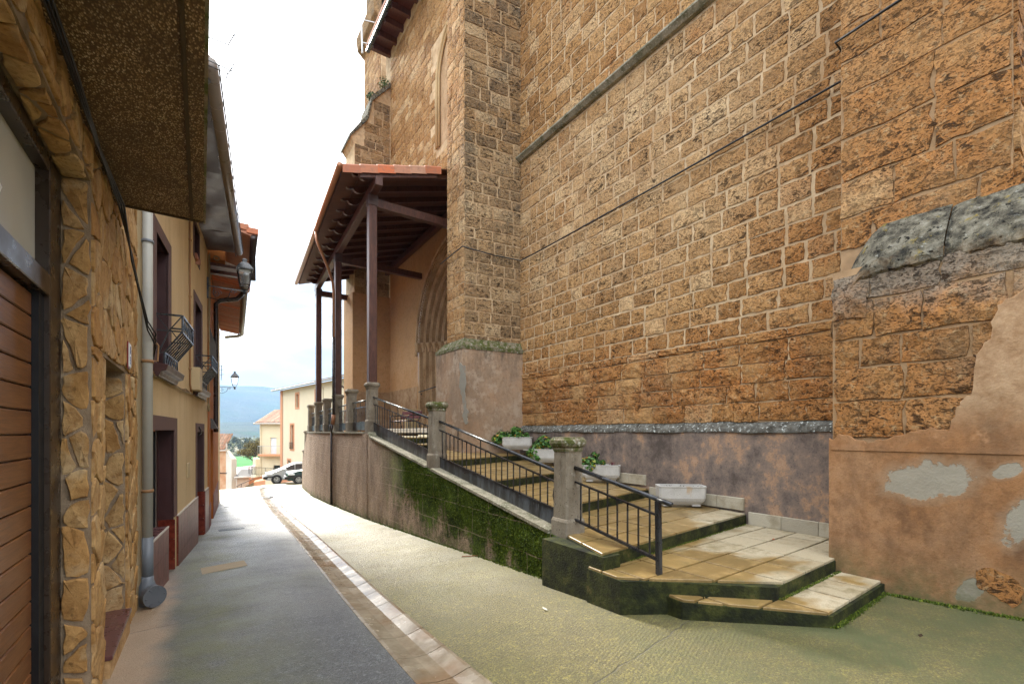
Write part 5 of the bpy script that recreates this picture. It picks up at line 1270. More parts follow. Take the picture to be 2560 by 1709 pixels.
mb = MB().box(-.03, .014, D1[0]-.05, D1[1]+.25, D1[3], D1[3]+.2).box(-.03, .014, D1[1], D1[1]+.25, .31, D1[3]); B('surround', mb, 'surround_paint', h2)
mb = MB().box(-.03, .014, D2[0]-.15, D2[1]+.11, D2[3], D2[3]+.19).box(-.03, .014, D2[1], D2[1]+.11, .28, D2[3]).box(-.03, .014, D2[0]-.15, D2[0], .28, D2[3]); B('surround', mb, 'surround_paint', h2)
for o in (W1, W2_, W3):
    sh = B('shutter', MB().box(-.235, -.20, o[0]+.01, (o[0]+o[1])/2-.004, o[2], o[3]-.01).box(-.235, -.20, (o[0]+o[1])/2+.004, o[1]-.01, o[2], o[3]-.01), 'maroon_paint', h2)
for o in (D1, D2):
    dr = B('door', MB().box(-.235, -.20, o[0]+.01, o[1]-.01, o[2], o[3]-.01), 'maroon_paint', h2)
    mb = MB()
    for s in (.12, .55):
        for zz_ in (-.3, .75): mb.box(-.20, -.185, o[0]+(o[1]-o[0])*s, o[0]+(o[1]-o[0])*(s+.33), zz_, zz_+.8)
    B('door_panel', mb, 'maroon_paint', dr)
B('door_post', MB().box(-.19, -.10, D1[0]+.02, D1[0]+.10, -.5, 1.70).box(-.19, -.10, ly(8.42), ly(8.42)+.06, -.5, 1.70), 'gasket_black', h2)
for o in (W1, W2_):          # sills with moulded underside
    B('sill', MB().prism([(0, 2.44), (.07, 2.44), (.09, 2.50), (.15, 2.52), (.17, 2.60), (0, 2.615)], lambda a, b, c: (a, c, b), o[0]-.22, o[1]+.30), 'maroon_paint', h2, bevel=.006, seg=1)
# protruding window guards
def guard(o, label):
    g = B('window_guard', MB().bar((.30, o[0]-.02, 3.30), (.30, o[1]+.08, 3.30), .03, .022), 'black_iron', h2)
    y0, y1 = o[0]-.02, o[1]+.08
    for y in (y0, y1):
        B('guard_side', MB().bar((0, y, 3.30), (.30, y, 3.30), .024).bar((0, y, 3.08), (.30, y, 3.08), .018).bar((.30, y, 3.30), (.30, y, 3.06), .02).bar((0, y, 3.30), (.15, y, 3.08), .013).bar((.30, y, 3.30), (.15, y, 3.08), .013).bar((.15, y, 3.08), (.03, y, 2.75), .016).bar((.30, y, 3.08), (.10, y, 2.78), .02).bar((.10, y, 2.78), (.10, y, 2.62), .02).bar((0, y, 2.78), (.10, y, 2.78), .014), 'black_iron', g)
    B('guard_rail', MB().bar((.30, y0, 3.07), (.30, y1, 3.07), .022), 'black_iron', g); B('guard_rail', MB().bar((.10, y0, 2.78), (.10, y1, 2.78), .022), 'black_iron', g); B('guard_rail', MB().bar((.10, y0, 2.63), (.10, y1, 2.63), .018), 'black_iron', g)
    n = 8
    for i in range(n+1):
        y = y0+(y1-y0)*i/n; B('guard_bar', MB().bar((.30, y, 3.07), (.10, y, 2.78), .017), 'black_iron', g)
    for i in range(6):
        a, b = y0+(y1-y0)*i/6, y0+(y1-y0)*(i+1)/6
        B('guard_lattice', MB().bar((.30, a, 3.08), (.30, (a+b)/2, 3.29), .011).bar((.30, (a+b)/2, 3.29), (.30, b, 3.08), .011).bar((.10, a, 2.64), (.10, (a+b)/2, 2.77), .011).bar((.10, (a+b)/2, 2.77), (.10, b, 2.64), .011), 'black_iron', g)
guard(W1, ''); guard(W2_, '')
# dado of red wall tiles, jamb tiles, low parapet of the shop opening
def tiles_panel(y0, y1, z0, z1, x, n_y, n_z, mat='red_wall_tile', parent=h2):
    for i in range(n_y):
        for j in range(n_z):
            a, b = y0+(y1-y0)*i/n_y, y0+(y1-y0)*(i+1)/n_y; c, d = z0+(z1-z0)*j/n_z, z0+(z1-z0)*(j+1)/n_z
            B('wall_tile', MB().box(x-.01, x+.012, a+.002, b-.002, c+.002, d-.002), mat, parent)
dado = B('dado', MB().box(-.02, .018, ly(9.46), ly(11.93), -1.3, .288).box(-.02, .018, ly(13.21), LEN2+.002, -1.3, .268), 'red_jamb_tile', h2)
tiles_panel(ly(9.46), ly(11.93), -1.0, .28, .02, 8, 4, parent=dado); tiles_panel(ly(13.21), LEN2, -1.1, .26, .02, 2, 4, parent=dado)
B('dado_trim', MB().box(.0, .034, ly(9.45), ly(11.93), .289, .303).box(.0, .034, ly(13.20), LEN2+.003, .269, .283), 'trim_white', dado)
for (yj, nm) in ((ly(9.46), 0), (ly(13.21), 1)):
    for j in range(4):
        z0_ = -1.0+j*.32; B('jamb_tile', MB().box(-.22, .02, yj-.262 if not nm else yj-.115, yj-.004-.25+.0 if not nm else yj-.108, z0_, z0_+.315), 'red_jamb_tile', dado)
par = B('parapet', MB().box(-.20, .048, ly(7.27), ly(8.40), -1.0, .29), 'red_jamb_tile', h2)
tiles_panel(ly(7.27), ly(8.40), -.72, .285, .05, 3, 3, parent=par)
B('parapet_top', MB().box(-.20, .045, ly(7.27)+.005, ly(8.40), .291, .305), 'threshold_tile', par); B('parapet_edge', MB().box(.046, .064, ly(7.27), ly(8.40)+.004, .286, .308), 'trim_white', par)
B('parapet_end', MB().box(-.2, .05, ly(8.40)+.001, ly(8.40)+.012, -1.0, .285), 'red_jamb_tile', par)
# eave, soffit panels, gutter with bands
B('roof', MB().prism([(.62, 6.40), (.70, 6.46), (-4, 8.0), (-4, 7.9)], lambda a, b, c: (a, c, b), -.1, LEN2+.1), 'old_tile', h2)
for i in range(5):
    a, b = LEN2*i/5, LEN2*(i+1)/5; B('soffit_panel', MB().grid(lambda s, t: (.0+.62*s, a+.01+(b-a-.02)*t, 6.33+.04*s+.012*math.sin(t*9+i)+.010*math.sin(s*7+t*5)), 5, 10), 'soffit_panel', h2, True)
B('fascia', MB().box(.61, .63, -.1, LEN2+.05, 6.28, 6.46), 'gutter_dark', h2)
gt = B('gutter', MB().tube([(.70, -.15, 6.33), (.70, LEN2-.25, 6.31)], .085, 14), 'gutter_brown', h2, True)
for i in range(13): y = .1+i*.53; B('gutter_band', MB().tube([(.70, y, 6.33), (.70, y+.022, 6.33)], .091, 14), 'gutter_brown', gt, True)
B('gutter_outlet', MB().tube([(.66, .05, 6.26), (.55, .05, 6.15), (.25, .05, 6.05), (.06, .0, 5.95)], .052, 10), 'pvc_grey', h2, True)
B('eave_cable', MB().tube([(.79, -.1, 6.38), (.795, LEN2*.5, 6.36), (.79, LEN2-.2, 6.36)], .010, 5), 'black_cable', h2)
# wall cables and fittings
B('conduit', MB().tube([(.02, ly(10.80), 6.2), (.02, ly(10.82), 4.2), (.02, ly(10.84), 2.62), (.03, ly(10.9), 2.48)], .017, 8), 'brown_conduit', h2, True)
for z in (5.4, 4.3, 3.4, 2.9): B('conduit_clip', MB().box(.0, .045, ly(10.80), ly(10.85), z, z+.03), 'brown_conduit', h2)
for k in range(3):
    pts = [(.02+.012*k, .02, 2.56-.02*k)]
    for i in range(1, 15): y = LEN2*i/15; pts.append((.02+.01*k, y, 2.47-.018*k+.02*math.sin(i*2.1+k)-(.03 if i % 3 == 0 else 0)))
    B('wall_cable', MB().tube(pts, .009, 5), ('tan_cable', 'brown_conduit', 'tan_cable')[k], h2)
B('meter_box', MB().box(.0, .16, ly(11.02), ly(11.42), 2.52, 2.98), 'meter_cream', h2, bevel=.02)
B('cable_knot', MB().tube([(.05, LEN2-.25+.11*math.cos(a*.9), 2.3+.09*math.sin(a*.9)) if True else 0 for a in range(15)], .022, 6), 'tan_cable', h2, True)
B('corner_cable', MB().tube([(.03, LEN2-.06, 6.2), (.04, LEN2-.08, 5.4), (.03, LEN2-.05, 4.6), (.05, LEN2-.07, 3.6), (.03, LEN2-.05, 2.4)], .016, 6).tube([(.05, LEN2-.02, 6.25), (.06, LEN2-.01, 5.2), (.05, LEN2-.03, 4.4)], .012, 6), 'tan_cable', h2)
B('cable_coil', MB().tube([(.20+.06*math.cos(a), LEN2-.1, 6.12+.05*math.sin(a)) for a in [i*.7 for i in range(19)]], .018, 6), 'tan_cable', h2, True)
B('vent_plate', MB().box(.0, .02, ly(10.55), ly(10.80), .82, 1.10), 'meter_cream', h2, bevel=.004, seg=1)
B('door_lock', MB().tube([(.02, ly(12.15), 1.80), (.05, ly(12.15), 1.74), (.05, ly(12.15), 1.66), (.02, ly(12.15), 1.62)], .02, 6), 'gutter_dark', h2)
B('perch', MB().box(.0, .05, ly(11.55), ly(11.85), 5.32, 5.42).box(.0, .09, ly(11.75), ly(11.8), 5.25, 5.36), 'clay_tile', h2)

# ================================================================== LANTERNS
def lantern(loc, reach, label, s=1.0, rz=0.0):
    t = thing('street_lantern', label, 'street lamp', loc, 'wall lanterns', rz, True)
    r = reach
    B('arm', MB().bar((-.0, 0, 0), (r, 0, 0), .03, .022).bar((0, 0, -.32*s), (0, 0, .22*s), .035, .012), 'black_iron', t)
    B('scroll', MB().tube([(.05*s+.22*s*(1-q/22)*math.cos(q*.55)*.5+.14*s, 0, -.16*s+.12*s*(1-q/24)*math.sin(q*.55)) for q in range(20)], .010*s, 5).tube([(.02, 0, -.30*s), (.25*s, 0, -.33*s), (.45*s, 0, -.22*s), (.62*r, 0, -.03)], .011*s, 5), 'black_iron', t)
    B('scroll', MB().tube([(r-.25*s+.07*s*math.cos(q*.6)*(1-q/20), 0, -.07*s+.06*s*math.sin(q*.6)*(1-q/20)) for q in range(14)], .009*s, 5), 'black_iron', t)
    z0 = .0
    B('socket', MB().lathe(r, 0, [(.03*s, z0-.10*s), (.055*s, z0-.05*s), (.04*s, z0), (.025*s, z0+.05*s)], 8), 'black_iron', t)
    for a in range(4):
        an = a*math.pi/2+math.pi/4; ca, sa = math.cos(an), math.sin(an)
        B('frame_bar', MB().tube([(r+.16*s*ca, sa*.16*s, z0+.16*s), (r+.235*s*ca, sa*.235*s, z0+.55*s)], .011*s, 6).tube([(r, 0, z0+.02*s), (r+.10*s*ca, sa*.10*s, z0+.05*s), (r+.16*s*ca, sa*.16*s, z0+.16*s)], .010*s, 6), 'black_iron', t)
        b1 = an+math.pi/2; c1, s1 = math.cos(b1), math.sin(b1)
        B('pane', MB().quad((r+.155*s*ca, .155*s*sa, z0+.17*s), (r+.155*s*c1, .155*s*s1, z0+.17*s), (r+.228*s*c1, .228*s*s1, z0+.545*s), (r+.228*s*ca, .228*s*sa, z0+.545*s)), 'lamp_glass', t)
        B('frame_edge', MB().tube([(r+.16*s*ca, .16*s*sa, z0+.16*s), (r+.16*s*c1, .16*s*s1, z0+.16*s)], .010*s, 5), 'black_iron', t)
    B('roof', MB().lathe(r, 0, [(.27*s, z0+.55*s), (.275*s, z0+.575*s), (.20*s, z0+.66*s), (.10*s, z0+.75*s), (.07*s, z0+.755*s), (.065*s, z0+.80*s), (.085*s, z0+.81*s), (.08*s, z0+.83*s), (.02*s, z0+.87*s)], 4, math.pi/4), 'black_iron', t)
    B('reflector', MB().lathe(r, 0, [(.13*s, z0+.53*s), (.13*s, z0+.545*s)], 16), 'lamp_reflector', t)
    return t
lantern((.12, 13.75, 5.36), .80, 'black four-sided wall lantern on a scrolled iron arm at the cream house corner', .98)
lantern((.62, 27.9, 4.0), .80, 'farther black wall lantern against the blue hills', .98)

# ================================================================== ORANGE HOUSE AND ITS NEIGHBOUR
h3 = thing('orange_house', 'orange rendered house with dark red foot and clay tile eave beyond the cream house', 'house', (.14, 14.0, 0), rz=-math.atan(.052), local=True)
O1 = (1.1, 2.7, -1.6, 1.75)
openings_wall(h3, 'wall', 0, 7.5, -1.9, 6.1, [O1], 'orange_render', 'orange_render', .3)
B('red_foot', MB().box(-.02, .012, 2.72, 7.5, -1.9, -.25).box(-.02, .012, 0.002, 1.08, -1.9, -.25), 'red_dado_paint', h3)
B('doorway', MB().box(-.34, -.30, 1.1, 2.7, -1.9, 1.75), 'orange_render', h3)
B('canopy', MB().prism([(0, 1.78), (.16, 1.78), (.02, 2.06), (0, 2.06)], lambda a, b, c: (a, c, b), 1.0, 2.8), 'slate', h3)
B('name_plate', MB().box(-.295, -.28, 1.75, 2.2, .12, .26), 'plate_white', h3)
B('ragged_board', MB().prism([(0, 3.55), (.16, 3.6), (.14, 4.0), (.05, 4.3), (0, 4.5)], lambda a, b, c: (a, c, b), .25, .42), 'slate', h3)
B('downpipe', MB().tube([(.80, 2.2, 5.95), (.62, 2.2, 5.72), (.20, 2.2, 5.62), (.09, 2.2, 5.50), (.09, 2.2, 1.9), (.09, 2.2, 1.68)], .065, 10), 'gutter_dark', h3, True)
B('rafter_board', MB().box(0, .66, -.05, .3, 5.95, 6.02).box(0, .66, .45, .62, 5.90, 6.02), 'porch_wood', h3)
n = 6; tm = MB()                                    # concave under-tiles of the eave, each its own piece
for e_ in (0, 1):
    for i in range(n+1):
        a = math.pi*i/n; tm.v.append((.02+.70*e_, .125*math.cos(a), -.09*math.sin(a)-.10*e_))
for e_ in (0, 1):
    for i in range(n+1):
        a = math.pi*i/n; tm.v.append((.02+.70*e_, .11*math.cos(a), -.075*math.sin(a)-.10*e_+.004))
for i in range(n): tm.f += [(i, i+1, i+n+2, i+n+1), (2*n+2+i+1, 2*n+2+i, 3*n+3+i, 3*n+4+i), (n+1+i, n+2+i, 3*n+4+i, 3*n+3+i)]
tme = tm.me('eave_tile', 'clay_tile')
for k in range(33): o = link('eave_tile', tme, h3, (0, .9+k*.265, 6.16)); o.rotation_euler = (R.uniform(-.05, .05), 0, 0)
B('eave_wall', MB().box(-.6, .0, 7.5, 9.8, -1.9, 6.1), 'cream_render', h3)
B('roof', MB().prism([(-.1, 6.20), (.80, 6.06), (.82, 6.16), (-4, 7.7), (-4, 7.5)], lambda a, b, c: (a, c, b), .6, 9.7), 'old_tile', h3)
B('gutter', MB().tube([(.84, .4, 6.0), (.84, 9.3, 5.98), (.70, 9.55, 5.93), (.2, 9.75, 5.86)], .07, 12), 'gutter_grey', h3, True)
gb = MB().tube([(.84, 0, 6.0), (.84, .02, 6.0)], .078, 12).me('gutter_band', 'gutter_grey')
for k in range(14): link('gutter_band', gb, h3, (0, .7+k*.62, 0))
# upper roof edge just behind
B('upper_gutter', MB().tube([(1.02, .2, 6.95), (1.02, 1.6, 6.9), (1.02, 1.6, 6.2)], .085, 12), 'gutter_dark', h3, True)
for k in range(2): B('verge_tile', MB().box(.62+k*.22, .90+k*.22, .18, .55, 7.12-.07*k, 7.28-.07*k), 'clay_tile', h3, bevel=.015)
B('upper_roof', MB().prism([(.98, 6.98), (1.06, 7.06), (-4, 8.5), (-4, 8.35)], lambda a, b, c: (a, c, b), .22, 6.2), 'clay_tile', h3)
B('upper_wall', MB().box(-4, .35, .2, 6, 6.2, 7.2), 'orange_render', h3)
an = thing('wall_antenna', 'small dark television antenna on the orange house downpipe', 'antenna', (.75, 19.5, 3.5))
B('mast', MB().bar(atT(554, 912, 17.5), atT(553, 950, 17.5), .02), 'black_iron', an)
for v in (915, 925, 937): B('element', MB().bar(atT(549, v, 17.5), atT(560, v-2, 17.5), .012), 'black_iron', an)

# ================================================================== CARS
def wheel(parent, x, y, z, r=.31, w_=.2):
    o = B('wheel', MB().tube([(x, y-w_/2, z), (x, y+w_/2, z)], r, 24), 'tyre_rubber', parent)
    B('rim', MB().tube([(x, y-w_/2-.006, z), (x, y-w_/2+.03, z)], r*.66, 20), 'alloy_rim', o)
    for k in range(8):
        a = k*math.pi/4; B('rim_slot', MB().tube([(x+math.cos(a)*r*.44, y-w_/2-.010, z+math.sin(a)*r*.44), (x+math.cos(a)*r*.44, y-w_/2-.004, z+math.sin(a)*r*.44)], r*.10, 8), 'tyre_rubber', o)
    return o
def car(name, label, loc, rz, paint, prof, glass, Wd=1.7, wheels=(.82, 3.35), bumper='car_plastic'):
    t = thing(name, label, 'car', loc, 'parked cars', rz, True)
    # body: side profile swept across, narrowed toward the roof and the nose
    mb = MB(); rows = []
    ns = 7
    for (x, z) in prof:
        base = len(mb.v); hw = Wd/2*(1-.16*max(0, (z-.85)/.6))*(1-.10*max(0, (.5-x)/.5) if x < .5 else 1)
        for j in range(ns):
            s = -1+2*j/(ns-1); yy_ = hw*s; dz = -.05*abs(s)**3; dx = .10*abs(s)**3 if x < .7 else (-.1*abs(s)**3 if x > 3.6 else 0)
            mb.v.append((x+dx, yy_, z+dz))
        rows.append(base)
    for a, b in zip(rows, rows[1:]):
        for j in range(ns-1): mb.f.append((a+j, a+j+1, b+j+1, b+j))
    n = len(prof)
    mb.f.append(tuple(rows[i] for i in range(n))+tuple()) ; mb.f.append(tuple(rows[i]+ns-1 for i in range(n-1, -1, -1)))
    bd = B('body', mb, paint, t); shade_auto(bd, 35)
    for sgn in (-1, 1):
        for q in glass:
            pts = [(x, sgn*(Wd/2*(1-.16*max(0, (z-.85)/.6))+.006), z) for x, z in q]
            B('side_window', MB().add(pts, [tuple(range(len(pts)))]), 'dark_glass', t)
        for x in wheels: 
            B('wheel_arch', MB().tube([(x, sgn*(Wd/2-.02)-.0, .31), (x, sgn*(Wd/2+.004), .31)], .37, 24), 'car_plastic', t)
        B('headlight', MB().box(.10, .55, sgn*.80-.12, sgn*.80+.06, .66, .80), 'headlamp', t, bevel=.03)
        B('mirror', MB().box(1.35, 1.5, sgn*.98-.1, sgn*.98+.06, .98, 1.10), paint, t, bevel=.03)
    B('bumper', MB().box(-.08, .22, -Wd/2+.06, Wd/2-.06, .34, .56), bumper, t, bevel=.05)
    B('bumper_strip', MB().box(-.05, .62, -Wd/2-.012, Wd/2+.012, .49, .57), 'car_plastic', t, bevel=.01)
    B('licence_plate', MB().box(-.10, -.08, -.26, .26, .38, .49), 'plate_white', t)
    for x in wheels:
        for sgn in (-1, 1): wheel(t, x, sgn*(Wd/2-.09), .31)
    return t
PROF1 = [(.05, .30), (.0, .48), (.06, .68), (.35, .86), (.85, 1.0), (1.25, 1.16), (1.75, 1.42), (2.2, 1.55), (2.9, 1.55), (3.6, 1.42), (4.05, 1.05), (4.15, .7), (4.1, .32)]
G1 = [[(1.28, 1.02), (1.85, 1.36), (2.05, 1.40), (2.05, 1.0)], [(2.12, 1.0), (2.12, 1.41), (2.9, 1.42), (2.95, 1.0)], [(3.02, 1.0), (2.98, 1.41), (3.5, 1.30), (3.7, 1.02)]]
car('parked_car', 'silver hatchback with its nose to the left at the end of the street', (3.92, 39.55, gz(39)), math.radians(-3), 'car_silver', PROF1, G1)
PROF2 = [(.04, .30), (.0, .45), (.02, .82), (.12, .90), (.9, .98), (1.2, 1.02), (1.65, 1.40), (1.9, 1.46), (3.0, 1.46), (3.5, 1.30), (3.7, .95), (3.75, .6), (3.7, .32)]
car('parked_car', 'dark green car half hidden behind the end of the retaining wall', (5.05, 36.95, gz(36.5)), math.radians(-4), 'car_green', PROF2, [[(1.3, 1.02), (1.7, 1.36), (2.4, 1.38), (2.4, 1.0)]], 1.62)

# ================================================================== HOUSES AT THE END OF THE STREET
def far_house_wall(parent, p, q, z0, z1, ops, mat, thick=8, trim=None, name='wall'):
    """facade from p to q (left to right as seen), openings in metres along it"""
    d = Vector((q[0]-p[0], q[1]-p[1], 0)); L = d.length; d.normalize(); nrm = Vector((d.y, -d.x, 0))
    P = lambda s, z, o=0.0: Vector((p[0], p[1], 0))+d*s+nrm*o+Vector((0, 0, z))
    ss = sorted({0, L, *[o[0] for o in ops], *[o[1] for o in ops]}); zz_ = sorted({z0, z1, *[o[2] for o in ops], *[o[3] for o in ops]}); mb = MB()
    for a, b in zip(ss, ss[1:]):
        for c, e in zip(zz_, zz_[1:]):
            if any(o[0] < (a+b)/2 < o[1] and o[2] < (c+e)/2 < o[3] for o in ops): continue
            mb.quad(P(a, c), P(b, c), P(b, e), P(a, e))
    mb.quad(P(0, z0), P(0, z1), P(0, z1, -thick), P(0, z0, -thick)); mb.quad(P(L, z0), P(L, z1), P(L, z1, -thick), P(L, z0, -thick))
    for a, b, c, e, *_ in ops:
        k = -.18
        mb.quad(P(a, c), P(a, e), P(a, e, k), P(a, c, k)); mb.quad(P(b, c), P(b, e), P(b, e, k), P(b, c, k)); mb.quad(P(a, e), P(b, e), P(b, e, k), P(a, e, k)); mb.quad(P(a, c), P(b, c), P(b, c, k), P(a, c, k))
    w_ = B(name, mb, mat, parent)
    for a, b, c, e, pm in ops:
        wn_ = B('window', MB().quad(P(a, c, -.17), P(b, c, -.17), P(b, e, -.17), P(a, e, -.17)), pm, parent)
        if trim:
            t_ = .18; mb = MB()
            for (s0, s1, y0, y1) in ((a-t_, a, c-t_, e+t_), (b, b+t_, c-t_, e+t_), (a, b, e, e+t_), (a, b, c-t_, c)):
                mb.add([P(s0, y0, .03), P(s1, y0, .03), P(s1, y1, .03), P(s0, y1, .03), P(s0, y0, -.02), P(s1, y0, -.02), P(s1, y1, -.02), P(s0, y1, -.02)], [(0, 1, 2, 3), (0, 4, 5, 1), (1, 5, 6, 2), (2, 6, 7, 3), (3, 7, 4, 0)])
            B('window_surround', mb, trim, wn_)
    return P, L
def tile_roof(parent, P, L, ze, over, run, rise, mat, pitch=.26, ends=.4):
    mb = MB(); s = -ends
    while s < L+ends:
        o = len(mb.v)
        for (of, z) in ((over, ze), (-run, ze+rise)):
            for i in range(4): a = math.pi*i/3; mb.v.append(tuple(P(s+pitch/2+pitch*.46*math.cos(a), z+.075*math.sin(a), of)))
        for i in range(3): mb.f.append((o+i, o+i+1, o+i+5, o+i+4))
        s += pitch
    r_ = B('roof', MB().add([P(-ends, ze-.06, over-.02), P(L+ends, ze-.06, over-.02), P(L+ends, ze+rise-.06, -run), P(-ends, ze+rise-.06, -run), P(-ends, ze-.0, over-.02), P(L+ends, ze, over-.02), P(L+ends, ze+rise, -run), P(-ends, ze+rise, -run)], [(3, 2, 1, 0), (4, 5, 6, 7), (0, 1, 5, 4), (1, 2, 6, 5), (2, 3, 7, 6), (3, 0, 4, 7)]), mat, parent)
    tag(B('roof_tiles', mb, mat, r_), kind='stuff'); return r_
hc = thing('far_cream_house', 'tall cream house with salmon corner strip and window surrounds at the street end', 'house', (8, 45, -4))
pL, pR = (6.85, 53.4), (9.75, 36.6)
OPS = [(4.55, 5.35, 4.05, 5.35, 'far_rust'), (9.55, 10.15, 4.2, 5.35, 'far_rust'), (3.05, 3.95, -.05, 2.35, 'far_rust'), (2.25, 3.05, -3.3, -1.2, 'far_shutter'), (14.2, 14.9, 4.3, 5.4, 'far_rust')]
P, L = far_house_wall(hc, pL, pR, -8, 6.0, OPS, 'far_cream', 8, 'far_salmon')
B('corner_strip', MB().add([P(0, -8, .04), P(.75, -8, .04), P(.75, 5.95, .04), P(0, 5.95, .04), P(0, -8, -.5), P(0, 5.95, -.5)], [(0, 1, 2, 3), (0, 3, 5, 4)]), 'far_salmon', hc)
B('salmon_foot', MB().add([P(.75, -8, .035), P(12, -8, .035), P(12, -2.2, .035), P(.75, -2.2, .035)], [(0, 1, 2, 3)]), 'far_salmon', hc)
tile_roof(hc, P, L, 6.1, .55, 5.5, 1.75, 'far_tile', .26, .9)
B('gutter', MB().tube([P(-.9, 5.98, .62), P(L+.2, 5.98, .62)], .09, 8), 'gutter_grey', hc, True)
B('window_guard', MB().bar(P(3.0, .6, .12), P(4.0, .6, .12), .04).bar(P(3.0, .0, .12), P(4.0, .0, .12), .04), 'black_iron', hc)
for i in range(8): B('guard_bar', MB().bar(P(3.0+i/7, 0, .12), P(3.0+i/7, .6, .12), .02), 'black_iron', hc)
B('downpipe_elbow', MB().tube([P(15.4, 5.85, .6), P(15.5, 5.6, .5), P(15.8, 5.2, .1), P(16.0, 5.2, .1)], .07, 8), 'gutter_dark', hc, True)
B('roof_wire', MB().tube([P(9.9, 5.6, .05), P(11.4, 5.55, .05), P(11.4, 0, .05)], .02, 5), 'tan_cable', hc)
for k, (u, v0, v1, t_, lab) in enumerate(((869, 855, 925, 40, 'tall rooftop television antenna on the cream house beside the church'), (805, 920, 935, 46, 'small antenna on the ridge of the far cream house'))):
    a_ = thing('roof_antenna', lab, 'antenna', atT(u, v1, t_)); B('mast', MB().bar(atT(u, v1+4, t_), atT(u, v0, t_), .03), 'galvanised', a_)
    for w_ in range(3): v = v0+w_*(12 if k == 0 else 5); B('element', MB().bar(atT(u-(14 if w_ == 0 else 8)*(1-.5*k), v-2, t_), atT(u+3, v+1, t_), .025), 'galvanised', a_)
hy = thing('far_yellow_house', 'pale yellow house with small balcony and tiled roof behind the cream house', 'house', (8, 69, -5))
def at60(u, v, t_=60): return atT(u, v, t_)
a_, b_ = at60(651, 1100), at60(740, 1100); 
P2, L2 = far_house_wall(hy, (a_.x, a_.y), (b_.x, b_.y), -9, 2.7, [(1.30, 2.10, -1.35, .90, 'far_white_door'), (1.75, 3.0, -5.6, -2.75, 'dark_glass')], 'far_yellow', 8)
tile_roof(hy, P2, L2, 2.85, .5, 4.5, 1.9, 'old_tile', .26, .5)
B('gutter', MB().tube([P2(-.6, 2.72, .55), P2(L2, 2.72, .55)], .09, 8), 'trim_white', hy, True)
B('balcony_slab', MB().add([P2(.2, -1.5, 1.0), P2(L2, -1.5, 1.0), P2(L2, -1.5, 0), P2(.2, -1.5, 0), P2(.2, -1.25, 1.0), P2(L2, -1.25, 1.0), P2(L2, -1.25, 0), P2(.2, -1.25, 0)], [(3, 2, 1, 0), (4, 5, 6, 7), (0, 1, 5, 4), (1, 2, 6, 5), (2, 3, 7, 6), (3, 0, 4, 7)]), 'far_salmon', hy)
rb = B('balcony_rail', MB().bar(P2(.2, -.2, 1.0), P2(L2, -.2, 1.0), .05).bar(P2(.2, -.2, 0), P2(.2, -.2, 1.0), .05), 'galvanised', hy)
for i in range(24): B('rail_bar', MB().bar(P2(.2+i*.19, -1.25, 1.0), P2(.2+i*.19, -.2, 1.0), .018), 'galvanised', rb)
for i in range(7): B('rail_bar', MB().bar(P2(.2, -1.25, i*.15), P2(.2, -.2, i*.15), .025), 'black_iron', rb)
for i in range(7): B('window_bar', MB().bar(P2(1.78+i*.2, -5.6, .04), P2(1.78+i*.2, -2.75, .04), .03), 'black_iron', hy)
B('drainpipe', MB().tube([P2(.05, 2.6, .1), P2(.05, -8, .1)], .07, 8), 'far_cream', hy)
B('side_wing', MB().box(a_.x-.55, a_.x, a_.y+.2, a_.y+4, -9, -1.9), 'far_yellow', hy)
hb = thing('far_brick_house', 'orange and white house with small windows below the end of the street', 'house', (1.5, 52, -5))
a_, b_ = atT(528, 1150, 44), atT(565, 1150, 44)
P3, L3 = far_house_wall(hb, (a_.x, a_.y), (b_.x, b_.y), -9, -.10, [(L3a, L3b, z0, z1, 'dark_glass') for L3a, L3b, z0, z1 in ((.35, .72, -.95, -.5), (.30, .78, -1.95, -1.25))], 'far_brick', .5)
B('white_gable', MB().add([P3(L3, -9, .02), P3(L3+.72, -9, .3), P3(L3+.72, -1.0, .3), P3(L3+.58, -.75, .3), P3(L3+.35, -.6, .15), P3(L3+.16, -.2, .1), P3(L3, -.12, .02), P3(L3, -9, -.5), P3(L3+.72, -9, -.5), P3(L3+.72, -1.0, -.5), P3(L3, -.12, -.5)], [(0, 1, 2, 3, 4, 5, 6), (1, 8, 9, 2), (2, 9, 10, 6, 5, 4, 3)]), 'far_white', hb)
tile_roof(hb, P3, L3, -.05, .3, 1.1, 1.5, 'old_tile', .24, .0)
B('eave_trim', MB().bar(P3(-.5, -.12, .25), P3(L3+.15, -.12, .25), .12), 'trim_white', hb)
B('chimney_pipe', MB().tube([P3(L3+.05, -.1, 0), P3(L3+.05, .55, 0)], .06, 8).tube([P3(L3-.1, .2, 0), P3(L3+.15, .25, 0)], .05, 8), 'trim_white', hb)
B('ledge', MB().bar(P3(-.3, -2.35, .05), P3(L3+.1, -2.3, .05), .06), 'gutter_dark', hb)
# shed with corrugated roof, terrace wall and fence
sh = thing('corrugated_shed', 'low shed with striped corrugated roof below the street end', 'shed', (4, 52, -6))
q = [atT(582, 1170, 50), atT(640, 1163, 56), atT(634, 1170, 54), atT(595, 1190, 46)]
rfm = MB(); ncor = 17; stripes = MB()
for i in range(ncor):
    s0, s1 = i/ncor, (i+.55)/ncor; s2 = (i+1)/ncor
    t0, t1, t2 = [q[0].lerp(q[1], s) for s in (s0, s1, s2)]; u0, u1, u2 = [q[3].lerp(q[2], s) for s in (s0, s1, s2)]; zz_ = Vector((0, 0, .06))
    rfm.add([t0+zz_, t1+zz_, u1+zz_, u0+zz_, t0, t1, u1, u0], [(0, 1, 2, 3), (0, 3, 7, 4), (1, 5, 6, 2), (3, 2, 6, 7)]); stripes.quad(t1, t2, u2, u1)
B('roof_ridges', rfm, 'sheet_roof', sh); B('roof_valleys', stripes, 'sheet_roof_red', sh)
